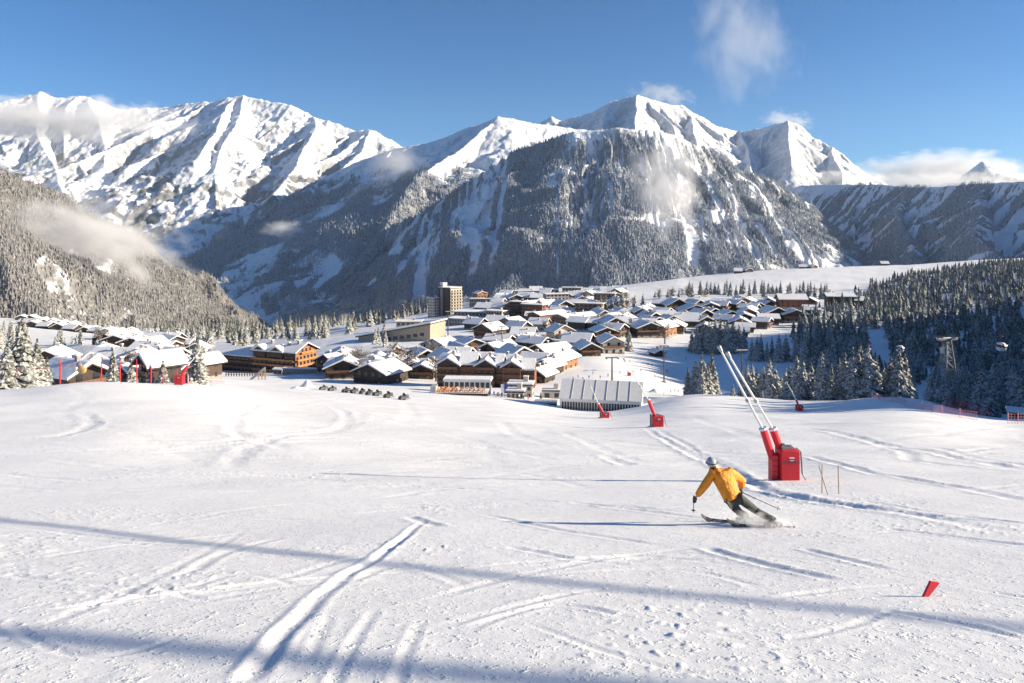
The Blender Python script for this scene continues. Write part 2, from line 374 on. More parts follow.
def spurs(ridges, n, length, seed, drop=(.40,.62), sub=3, kk=.85, side=-1, tries=1):
    """side ribs that leave the ridge lines towards the valley, each with shorter ribs of its own"""
    r = random.Random(seed); out = []
    def walk(p, ang, L, m, dr):
        pts = [p]; 
        for i in range(m):
            st = L/m; ang += r.uniform(-.28, .28); p = p+np.array([math.cos(ang)*st, math.sin(ang)*st, -st*r.uniform(*dr)]); pts.append(p)
        return pts, ang
    for rd in ridges:
        pts = rd[1:] if isinstance(rd[0], (int, float)) else rd
        P = [W3(*q) for q in pts]; seg = [np.hypot(*(b[:2]-a[:2])) for a, b in zip(P, P[1:])]; tot = sum(seg); m = max(1, int(n*tot/4000))
        for j in range(m):
            s_ = (j+r.uniform(.2,.8))/m*tot; i = 0
            while i < len(seg)-1 and s_ > seg[i]: s_ -= seg[i]; i += 1
            a, d = P[i], (P[i+1]-P[i]); p = a+d*(s_/seg[i])-np.array([0,0,6]); ang = math.atan2(d[1], d[0])
            perp = ang+math.pi/2
            if math.sin(perp) > 0: perp += math.pi
            if abs(math.sin(perp)) < .35: perp += r.choice((0, math.pi))
            w_, e = walk(p, perp+r.uniform(-.45,.45), length*r.uniform(.55,1.25), 5, drop); out.append([kk]+w_)
            for q in range(sub):
                t = r.randrange(1, 5); a2 = perp+r.choice((-1,1))*r.uniform(.6,1.2)
                v_, e = walk(w_[t]-np.array([0,0,4]), a2, length*r.uniform(.2,.45), 3, (drop[0]+.12, drop[1]+.15)); out.append([kk+.08]+v_)
    return out
def mountain(name, cols, rows, ridges, k=.75, lam=220, gul=60, namp=60, nsc=700, crest=.25, treeline=None, tvar=120, streak=.5, rock=1.0, mat=None, floor=-700, sfun=None, pfun=None, gain=.52, fineamp=.16, lines=None, chutes=(), woct=3, wamp=.2, seed=1, kfun=None, dens=1.0):
    px = np.linspace(cols[0], cols[1], cols[2]); Y = np.exp(np.linspace(math.log(rows[0]), math.log(rows[1]), rows[2]))
    PX, YY = np.meshgrid(px, Y); X = (PX-CX)/F*YY
    wx = X+fbm(X/nsc, YY/nsc, woct, seed)*nsc*wamp; wy = YY+fbm(X/nsc+9, YY/nsc+4, woct, seed+1)*nsc*wamp
    H = np.full(X.shape, -1e9); D = np.zeros(X.shape); Sx = np.zeros(X.shape)
    for ri, rd in enumerate(ridges):
        kk = rd[0] if isinstance(rd[0], (int, float)) else k
        pts = rd[1:] if isinstance(rd[0], (int, float)) else rd
        P = [q if isinstance(q, np.ndarray) else W3(*q) for q in pts]; s0 = ri*937.0
        for i in range(len(P)-1):
            a = P[i]; d = P[i+1]-P[i]; L = math.hypot(d[0], d[1])+1e-6
            t = np.clip(((wx-a[0])*d[0]+(wy-a[1])*d[1])/L**2, 0, 1)
            dd = np.hypot(wx-a[0]-t*d[0], wy-a[1]-t*d[1])
            h = a[2]+t*d[2]-kk*dd*(1-.22*dd/(dd+900))
            b = h > H; H = np.where(b, h, H); D = np.where(b, dd, D); Sx = np.where(b, s0+t*L, Sx)
            s0 += L
    wq = fbm(X/300, YY/300, 3, seed+5)
    g1 = ridged((Sx+wq*lam*.9)/lam, D/(lam*7), 2, seed+3, .55)
    g2 = ridged((Sx+wq*lam*.5)/(lam*.37)+5, D/(lam*2.6), 2, seed+8, .5)
    up = np.minimum(1, D/(lam*1.6)+crest*.2)
    gd = (1-g1)*gul+(1-g2)*gul*.38
    Z = H-gd*up+(ridged(X/nsc, YY/nsc, 5, seed+2, gain)-.6)*namp*np.minimum(1, D/nsc*2+crest)+fbm(X/60, YY/60, 3, seed+11)*namp*.10+(ridged(X/(nsc*.16), YY/(nsc*.16), 3, seed+14)-.6)*namp*fineamp*np.minimum(1, D/nsc*3+crest)
    Z = np.maximum(Z, floor+fbm(X/200, YY/200, 2, seed)*20)
    forest = np.zeros(X.shape)
    if treeline is not None:
        tl = treeline+fbm(X/350, YY/350, 4, seed+21)*tvar*2
        forest = sstep(90, -90, Z-tl)
        if sfun is not None: streak = sfun(PX, Z)
        if lines is not None:
            ln_ = 1-np.abs(gnoise(Sx/46+wq*.5+fbm(X/70, YY/70, 2, seed+70)*.22, D/520, seed+71))*1.6
            forest = forest*(1-np.clip(lines(PX)*sstep(.86, .97, ln_)*(.35+1.1*sstep(-.25, .3, fbm(X/260, YY/260, 2, seed+72))), 0, 1))
        for (p0, y0_, p1, y1_, wd_) in chutes:
            a_ = np.array([(p0-CX)/F*y0_, y0_]); e_ = np.array([(p1-CX)/F*y1_, y1_])-a_; L2 = e_@e_
            m_ = (PX > min(p0, p1)-25) & (PX < max(p0, p1)+25)
            xx = X[m_]+fbm(X[m_]/120, YY[m_]/120, 3, seed+81)*26; yy = YY[m_]
            t_ = np.clip(((xx-a_[0])*e_[0]+(yy-a_[1])*e_[1])/L2, 0, 1); dd_ = np.hypot(xx-a_[0]-t_*e_[0], yy-a_[1]-t_*e_[1])
            q_ = np.exp(-(dd_/(wd_*(.6+.6*t_)))**2)*sstep(0, .08, t_)*sstep(0, .15, 1-t_)
            forest[m_] *= 1-np.clip(q_*1.5, 0, 1); Z[m_] -= q_*9
        pat = streak*.5 if pfun is None else pfun(PX, Z)
        var = .3+1.4*sstep(-.3, .4, fbm(X/450, YY/450, 3, seed+30))
        fine = ridged((Sx+wq*lam*.4)/(lam*.46)+fbm(X/90, YY/90, 2, seed+31)*.5, D/(lam*9), 2, seed+33, .5)
        forest = forest*np.clip(1-streak*(sstep(.62, .42, g1)*var*.7+sstep(.66, .40, fine)*1.0), 0, 1)*dens
        forest *= 1-.85*sstep(.15, .42, fbm(Sx/75+wq, D/520, 4, seed+40))*pat
    nr_, nc_ = X.shape
    o = np_mesh(name, np.stack([X, YY, Z], -1).reshape(-1,3), grid_faces(nr_, nc_), mat)
    add_attr(o, 'forest', forest); add_attr(o, 'rock', np.full(X.size, rock))
    tag(o, kind='structure')
    return o, X, YY, Z, forest
M['peak'] = mountain_mat('high_snow_and_rock', floor=(.19,.19,.195), slope=(.86, 1.03), sc_=1.6, mid=.14, bump=9)
M['wooded'] = mountain_mat('wooded_slope', slope=(.72, .9), bump=16)

M['slope_left'] = mountain_mat('frosted_slope', floor=(.16,.155,.15), slope=(.72,.9), bump=16)
rnd_ = random.Random(8)
R_LEFT = [[(-420,40,1150),(-200,95,1380),(-80,130,1550),(0,162,1700),(60,190,1850),(116,222,2050),(166,255,2250),(192,281,2420),(203,297,2480),(208,330,2520),(210,380,2540)],
          [(-60,135,1580),(-20,200,1350),(20,290,1150)],[(70,194,1880),(110,240,1750),(150,300,1650)]]
mtn_left = mountain('wooded_valley_side', (-420, 290, 620), (1000, 3000, 300), R_LEFT, k=.74, lam=150, gul=60, namp=85, nsc=420, treeline=600, tvar=60, streak=.2, pfun=lambda PX, Z: .0*PX, lines=lambda PX: .25+0*PX, mat=M['slope_left'], floor=-420, seed=3)
R_FAR = [[(-320,120,7700),(-150,112,7600),(0,102,7500),(28,102,7400),(45,92,7300),(62,98,7350),(90,96,7400),(122,110,7500),(165,107,7600),(190,103,7400),(215,101,7300),(232,96,7200),(247,93,7200),(275,101,7100),(290,103,7050),(312,115,7000),(327,121,6900),(355,131,6800),(372,129,6700),(385,140,6650),(400,150,6600),(440,185,6500),(520,240,6400)],
   [.62,(45,92,7300),(36,130,6500),(58,185,5500),(110,235,4700)], [.62,(150,108,7550),(155,140,6600),(160,165,5900),(195,225,5000),(215,270,4500)],
   [.62,(247,93,7200),(235,130,6300),(215,170,5500),(210,215,4900)], [.7,(312,115,7000),(318,128,6500),(300,165,5700),(262,205,5000)], [.7,(372,129,6700),(365,150,6200),(330,185,5500)],
   [.6,(-60,108,7550),(-30,145,6300),(-10,190,5200)],[.6,(95,97,7400),(100,135,6500),(105,165,5900)]]
mtn_far = mountain('far_snow_peaks', (-330, 470, 760), (4300, 8600, 320), R_FAR+spurs(R_FAR, 16, 1500, 4, sub=4), k=.72, lam=300, gul=44, namp=170, nsc=1100, crest=.22, gain=.55, fineamp=.16, woct=2, wamp=.07, rock=.75, treeline=400, tvar=230, streak=.9, pfun=lambda PX, Z: .5, mat=M['peak'], floor=-500, seed=12)
R_MID = [[(600,130,4700),(548,124,4650),(525,122,4600),(513,118,4550),(500,116,4500),(488,121,4550),(462,128,4650),(440,137,4720),(418,144,4800),(396,149,4900),(346,166,5050),(300,186,5200),(258,211,5400),(225,226,5600),(190,250,5900)],
   [.85,(505,117,4500),(470,140,4150),(441,160,3900),(412,180,3650),(387,215,3350),(360,262,3000),(330,300,2800)],
   [.72,(396,149,4900),(352,186,4300),(318,218,3950),(298,243,3700),(280,270,3450),(255,312,3200)],
   [.8,(470,127,4620),(452,150,4300),(430,170,4050)]]
mtn_mid = mountain('middle_ridge', (170, 620, 520), (2700, 6300, 300), R_MID+spurs(R_MID[:2], 12, 900, 21), k=.62, lam=170, gul=45, namp=70, woct=2, wamp=.1, nsc=700, crest=.12, treeline=330, tvar=90, streak=.4, pfun=lambda PX, Z: .14+0*PX, mat=M['wooded'], floor=-520, seed=23)
R_CEN = [[(150,345,3650),(235,312,3500),(290,285,3400),(330,261,3330),(380,234,3250),(420,213,3180),(470,179,3080),(520,149,2980),(552,139,2930),(580,130,2900),(610,127,2900),(640,130,2920),(665,134,2960),(700,146,3020),(722,154,3070),(748,170,3130),(778,186,3200),(806,205,3280),(832,228,3360),(856,256,3450),(880,290,3550)],
   [.8,(470,179,3080),(466,215,2830),(450,255,2600)],
   [.8,(690,144,3000),(715,195,2760),(742,245,2520)]]
rnd_ = random.Random(31)
mtn_cen = mountain('wooded_mountain', (130, 900, 900), (1850, 3900, 420), R_CEN, k=.80, lam=78, gul=66, namp=46, nsc=380, crest=.14, treeline=400, tvar=50, chutes=[(640+7*i+rnd_.uniform(-4,4), 2950+4*i, 668+9.4*i+rnd_.uniform(-8,8), rnd_.uniform(2250,2480), rnd_.choice((5,7,9,13))) for i in range(19)]+[(560+9*i, 2900, 556+9*i+rnd_.uniform(-6,6), rnd_.uniform(2200,2500), rnd_.choice((3,4,5))) for i in range(8)]+[(425+9*i, 3150-10*i, 405+10*i+rnd_.uniform(-6,6), rnd_.uniform(2300,2600), rnd_.choice((5,8,12,16))) for i in range(10)], lines=lambda PX: .35+.75*sstep(600, 700, PX), sfun=lambda PX, Z: .30+.15*sstep(630, 720, PX), pfun=lambda PX, Z: sstep(540, 490, PX)*sstep(330, 420, PX)*1.15+.12*sstep(700, 760, PX), mat=M['wooded'], floor=-460, seed=35)
R_BACK = [[(480,140,6000),(530,130,5900),(546,120,5800),(553,115,5800),(562,121,5800),(590,113,5700),(612,102,5600),(627,97,5530),(637,94,5500),(655,99,5600),(668,104,5650),(682,105,5700),(692,112,5750),(706,119,5800),(716,126,5900),(738,131,6000),(762,128,5800),(776,123,5650),(788,121,5600),(802,125,5600),(812,134,5550),(822,142,5500),(834,147,5400),(842,152,5380),(852,161,5350),(868,178,5300),(900,196,5300),(960,230,5300)],
   [.95,(637,94,5500),(634,112,5050),(632,140,4500),(628,165,4100)], [.95,(690,111,5750),(694,125,5300),(700,150,4700)],
   [.95,(788,121,5600),(786,140,5150),(790,165,4700)], [.95,(834,147,5400),(836,160,5100),(842,185,4700)], [.95,(612,102,5600),(600,125,5100)], [.95,(740,131,6000),(748,150,5300),(752,175,4700)]]
mtn_back = mountain('high_peak', (480, 960, 620), (4100, 6700, 280), R_BACK+spurs(R_BACK, 22, 800, 9, (.6,.85), 3, 1.05), k=.95, lam=120, gul=34, namp=95, nsc=520, crest=.2, gain=.56, fineamp=.3, rock=.42, woct=2, wamp=.07, treeline=None, mat=M['peak'], floor=-100, seed=47)
R_RIGHT = [[(740,200,4500),(800,185,4150),(830,184,3950),(880,184,3550),(905,186,3350),(930,187,3150),(965,184,2960),(1000,182,2800),(1050,180,2600),(1200,172,2250),(1400,160,1950)],
   [.72,(850,184,3800),(848,225,3350),(850,265,2950)],[.72,(910,186,3320),(905,230,2850),(905,270,2500)],[.72,(970,184,2940),(975,225,2550),(985,262,2250)],[.72,(1060,180,2580),(1080,225,2200)]]
mtn_right = mountain('shaded_wooded_ridge', (730, 1420, 700), (1950, 4700, 300), R_RIGHT, k=.74, lam=110, gul=50, namp=40, nsc=420, crest=.10, treeline=240, tvar=60, streak=.7, lines=lambda PX: .8+0*PX, mat=M['wooded'], floor=-460, seed=59)
R_END = [[(880,200,7200),(930,186,7100),(962,177,7000),(985,161,7000),(996,165,7000),(1008,172,7000),(1040,174,7000),(1100,165,7000),(1250,150,7000)]]
mtn_end = mountain('distant_peak', (860, 1260, 300), (6000, 8200, 120), R_END, k=.8, lam=260, gul=60, namp=90, nsc=700, crest=.15, mat=M['peak'], floor=0, seed=66)
# the valley floor that carries everything
vf = np_mesh('valley_floor', np.array([(-9500,-2600,-520),(9500,-2600,-520),(9500,9400,-520),(-9500,9400,-520)]), np.array([[0,1,2,3]]), M['wooded']); add_attr(vf, 'forest', [1]*4); add_attr(vf, 'rock', [0]*4); tag(vf, kind='structure')

# frosted conifers too many to count on the mountain sides: tapering crowns of two tiers
def tree_mat(name, dark, frost, noise_scale=.5, stops=(.60,.80,1.02)):
    m, nt, p = mat_new(name)
    geo_ = N(nt, 'ShaderNodeNewGeometry'); sep = N(nt, 'ShaderNodeSeparateXYZ'); nt.links.new(geo_.outputs['True Normal'], sep.inputs[0])
    no = N(nt, 'ShaderNodeTexNoise', i_Scale=noise_scale, i_Detail=3.0); nt.links.new(geo_.outputs['Position'], no.inputs['Vector'])  # scale of the noise that breaks up the frost
    a = N(nt, 'ShaderNodeMath', operation='MULTIPLY_ADD', i_1=.5); nt.links.new(sep.outputs['Z'], a.inputs[0]); nt.links.new(no.outputs['Fac'], a.inputs[2])
    nt.links.new(ramp(nt, a.outputs[0], [(stops[0], dark), (stops[1], [x*.7+y*.3 for x, y in zip(dark, frost)]), (stops[2], frost)]), p.inputs['Base Color'])
    p.inputs['Roughness'].default_value = .9; p.inputs['Specular IOR Level'].default_value = .1
    return m
M['far_tree'] = tree_mat('haze_tinted_frosted_conifers', (.175,.205,.25), (.77,.80,.85), .25, (.42,.66,.95)); M['near_slope_tree'] = tree_mat('frosted_slope_conifers', (.15,.148,.15), (.62,.615,.61), .25, (.45,.72,1.0))  # far conifers: blue paleness of distant air put into the frost colours
rng = np.random.default_rng(7)
def wood(name, data, n, h, mat, ypow=0, zmin=-300, vis=None):
    o, X, Y, Z, fo = data
    nr_, nc_ = X.shape; u = rng.random(n*6)*(nr_-1.01); v = rng.random(n*6)*(nc_-1.01); i = u.astype(int); j = v.astype(int); a = u-i; b = v-j
    def L(A): return A[i,j]*(1-a)*(1-b)+A[i+1,j]*a*(1-b)+A[i,j+1]*(1-a)*b+A[i+1,j+1]*a*b
    f = L(fo); x = L(X); y = L(Y); z = L(Z)
    kp = (f > rng.random(len(f))*.5+.4) & (z > zmin)
    if vis is not None: kp &= vis(x, y, z)
    idx = np.nonzero(kp)[0][:n]; x, y, z = x[idx], y[idx], z[idx]; n = len(x)
    hh = h*(.6+.75*rng.random(n)); ww = hh*(.17+.07*rng.random(n)); ph = rng.random(n)*6.28
    K = 5; Vs = []; t = 2*math.pi*np.arange(K)/K
    for r_, q in ((1.0, -.05), (.62, .40)):
        Vs.append(np.stack([x[:,None]+ww[:,None]*r_*np.cos(ph[:,None]+t), y[:,None]+ww[:,None]*r_*np.sin(ph[:,None]+t), np.repeat((z+hh*q)[:,None], K, 1)+hh[:,None]*.05*rng.standard_normal((n,K))], -1))
    Vs.append(np.stack([x, y, z+hh*.58], -1)[:,None]); Vs.append(np.stack([x, y, z+hh], -1)[:,None])
    V = np.concatenate(Vs, 1); nv = 2*K+2; base = np.arange(n)[:,None,None]*nv
    fc = [(q, (q+1)%K, 2*K) for q in range(K)]+[(K+q, K+(q+1)%K, 2*K+1) for q in range(K)]
    Fq = (base+np.array(fc)[None]).reshape(-1,3)
    wo = np_mesh(name, V.reshape(-1,3), Fq, mat, smooth=False); tag(wo, kind='stuff')
    return wo
tag(wood('conifer_wood', mtn_cen, 85000, 13, M['far_tree'], zmin=-230, vis=lambda x,y,z: (CX+F*x/y > 300)), 'frosted conifer wood covering the big mountain above the village', 'forest')
tag(wood('conifer_wood', mtn_left, 70000, 8.0, M['near_slope_tree'], zmin=-415, vis=lambda x,y,z: (CX+F*x/y > -150)), 'sunlit frosted wood on the steep slope at far left', 'forest')
tag(wood('conifer_wood', mtn_right, 30000, 15, M['far_tree'], zmin=-200, vis=lambda x,y,z: (CX+F*x/y < 1180)), 'shaded conifer wood along the long ridge at right', 'forest')
tag(wood('conifer_wood', mtn_mid, 30000, 18, M['far_tree'], zmin=-350), 'conifer wood on the ridge between valley and central mountain', 'forest')
# ------------------------------------------------------------------ village materials
def timber(name, c): return simple(name, c, .75, 0, .35, 1.2)
WALLS = {'dark': timber('dark_timber', (.045,.030,.023)), 'brown': timber('brown_timber', (.075,.046,.031)), 'orange': timber('honey_timber', (.29,.135,.055)),
         'pale': simple('pale_render', (.52,.47,.40), .9, 0, .12, .6), 'red': timber('red_brown_timber', (.20,.075,.045)), 'grey': simple('grey_render', (.30,.30,.31), .9, 0, .15, .6), 'tan': simple('tan_render', (.36,.31,.235), .9, 0, .15, .6)}
M['stone'] = simple('rubble_stone', (.28,.26,.24), .9, 0, .4, 2.5)
M['eave'] = timber('roof_timber', (.05,.034,.026)); M['balc'] = timber('balcony_timber', (.17,.085,.045)); M['balc_o'] = timber('balcony_honey', (.40,.18,.065))
def glass_mat():
    m, nt, p = mat_new('window_glass'); p.inputs['Base Color'].default_value = (.02,.025,.035,1); p.inputs['Roughness'].default_value = .12; return m
M['glass'] = glass_mat()
M['frame'] = simple('window_frame_wood', (.20,.12,.07), .7); M['white'] = simple('white_paint', (.74,.74,.73), .5, 0, .06, 2)
M['steel'] = simple('galvanised_steel', (.33,.34,.36), .45, .6, .15, 3); M['dsteel'] = simple('dark_steel', (.07,.075,.085), .5, .4, .2, 3)
M['red'] = simple('red_padding', (.62,.015,.03), .55, 0, .12, 2, .01)
M['canvas'] = simple('tent_canvas', (.70,.70,.68), .6, 0, .06, .8); M['beige_metal'] = simple('grey_sheet_metal', (.42,.42,.41), .55, .2, .12, .5)
ORD = ['first','second','third','fourth','fifth','sixth','seventh','eighth','ninth','tenth','eleventh','twelfth','thirteenth','fourteenth','fifteenth','sixteenth','seventeenth','eighteenth','nineteenth','twentieth']
WIN = MB().box((0,0,0), (1,1,1)).mesh('window', M['glass'])
def win(parent, p, w_, h_, face, name='window', me=None):
    """face: 0 front (-Y), 1 right (+X), 2 left (-X), 3 back"""
    o = bpy.data.objects.new(name, me or WIN); col.objects.link(o); o.parent = parent; o.location = p
    o.scale = (w_, .09, h_) if face in (0, 3) else (.09, w_, h_); return o
random.seed(11)
def gable_house(name, loc, rz, w_, d, h, wall='brown', pitch=24, over=1.1, label=None, cat='chalet', group=None, stone=.3, floors=2, balc=True, nwin=3, chim=1, side=True, snow=.55, lwall=None, balm='balc'):
    t = empty(name, (loc[0], loc[1], loc[2]-.4), rz, label, cat, group)
    tp = math.tan(R(pitch)); rise = w_/2*tp; hb = h*stone
    wm = WALLS[wall]
    # walls: masonry foot, timber above up to the gable
    MB().box((0,0,(hb-2.5)/2), (w_+.12, d+.12, hb+2.5)).build('base_wall', WALLS[lwall] if lwall else M['stone'], t)
    MB().prism([(-w_/2,-d/2,hb),(w_/2,-d/2,hb),(w_/2,-d/2,h),(0,-d/2,h+rise),(-w_/2,-d/2,h)], None, (0,d,0)).build('wall', wm, t)
    e = over; W2 = w_/2+e; th = .3; z0 = h-e*tp+.03; zr = h+rise+.03; L = d+2*e+.4
    y0 = -d/2-e-.2
    rf = MB().prism([(-W2,y0,z0),(0,y0,zr),(W2,y0,z0),(W2,y0,z0+th),(0,y0,zr+th),(-W2,y0,z0+th)], None, (0,L,0)).build('roof', M['eave'], t)
    s = snow; b = .15
    sn = MB().prism([(-W2+b,y0+b,z0+th+.01),(0,y0+b,zr+th+.01),(W2-b,y0+b,z0+th+.01),(W2-b-.1,y0+b,z0+th+s),(.8,y0+b,zr+th+s-.2),(0,y0+b,zr+th+s),(-.8,y0+b,zr+th+s-.2),(-W2+b+.1,y0+b,z0+th+s)], None, (0,L-2*b,0)).build('snow_cover', M['roof_snow'], rf)
    for k in range(chim):
        cx_ = random.uniform(-.22, .22)*w_; cy_ = random.uniform(-.3, .3)*d; zc = zr-abs(cx_)*tp
        c = MB().box((cx_,cy_,zc+.9), (.9,.9,2.4)).build('chimney', M['stone'], rf)
        MB().box((cx_,cy_,zc+2.26), (1.1,1.1,.32)).build('snow_cap', M['roof_snow'], c)
    fh = (h+rise*.35)/max(1, floors)
    ww = min(1.5, w_/nwin*.5)
    for f in range(floors):
        zc = fh*(f+.55)
        half = w_/2 if zc+.8 < h else (h+rise-zc-.9)/max(tp, .05)
        n = nwin if zc+.8 < h else max(1, int(nwin*half*2/w_))
        for i in range(n):
            x = (i+.5)/n*2*half-half
            for fc in ((0, -1),):
                wd = win(t, (x, -d/2-.05, zc), ww, fh*.5, 0)
        if balc and f > 0:
            bw = min(w_+.8, 2*half+.8)
            MB().box((0,-d/2-.72,zc-fh*.42), (bw,1.4,.18)).box((0,-d/2-1.36,zc-fh*.42+.62), (bw,.1,.85)).build('balcony', M[balm], t)
        if side and zc+.6 < h:
            m = max(2, int(d/4.5))
            for i in range(m):
                y = (i+.5)/m*d-d/2
                win(t, (w_/2+.05, y, zc), 1.2, fh*.45, 1); win(t, (-w_/2-.05, y, zc), 1.2, fh*.45, 2)
    win(t, (w_*.28, -d/2-.10, 1.25), 1.1, 2.2, 0, 'door', DOOR)
    return t
DOOR = MB().box((0,0,0), (1,1,1)).mesh('door', M['frame'])
def flat_block(name, loc, rz, w_, d, h, wall='pale', floors=4, label=None, cat='building', group=None, nwin=5, balc=True, snow=.5, over=.5, balm='balc', side_balc=False):
    t = empty(name, (loc[0], loc[1], loc[2]-.4), rz, label, cat, group)
    MB().box((0,0,h/2-1.5), (w_,d,h+3)).build('wall', WALLS[wall], t)
    rf = MB().box((0,0,h+.17), (w_+2*over,d+2*over,.34)).build('roof', M['eave'], t)
    MB().box((0,0,h+.36+snow/2), (w_+2*over-.3,d+2*over-.3,snow)).build('snow_cover', M['roof_snow'], rf)
    fh = h/floors; m = max(2, int(d/5))
    for f in range(floors):
        zc = fh*(f+.55)
        for i in range(nwin): win(t, ((i+.5)/nwin*w_-w_/2, -d/2-.05, zc), w_/nwin*.5, fh*.5, 0)
        for i in range(m): win(t, (w_/2+.05, (i+.5)/m*d-d/2, zc), d/m*.5, fh*.5, 1)
        if balc and f > 0: MB().box((0,-d/2-.7,zc-fh*.42), (w_-.6,1.3,.18)).box((0,-d/2-1.3,zc-fh*.42+.55), (w_-.6,.1,.8)).build('balcony', M[balm], t)
        if side_balc and f > 0: MB().box((w_/2+.7,0,zc-fh*.42), (1.3,d-.6,.18)).box((w_/2+1.3,0,zc-fh*.42+.55), (.1,d-.6,.8)).build('balcony', M[balm], t)
    c = MB().box((w_*.2,d*.15,h+1.3), (1.6,1.6,2.4)).build('chimney', WALLS[wall], rf); MB().box((w_*.2,d*.15,h+2.65), (1.8,1.8,.3)).build('snow_cap', M['roof_snow'], c)
    return t
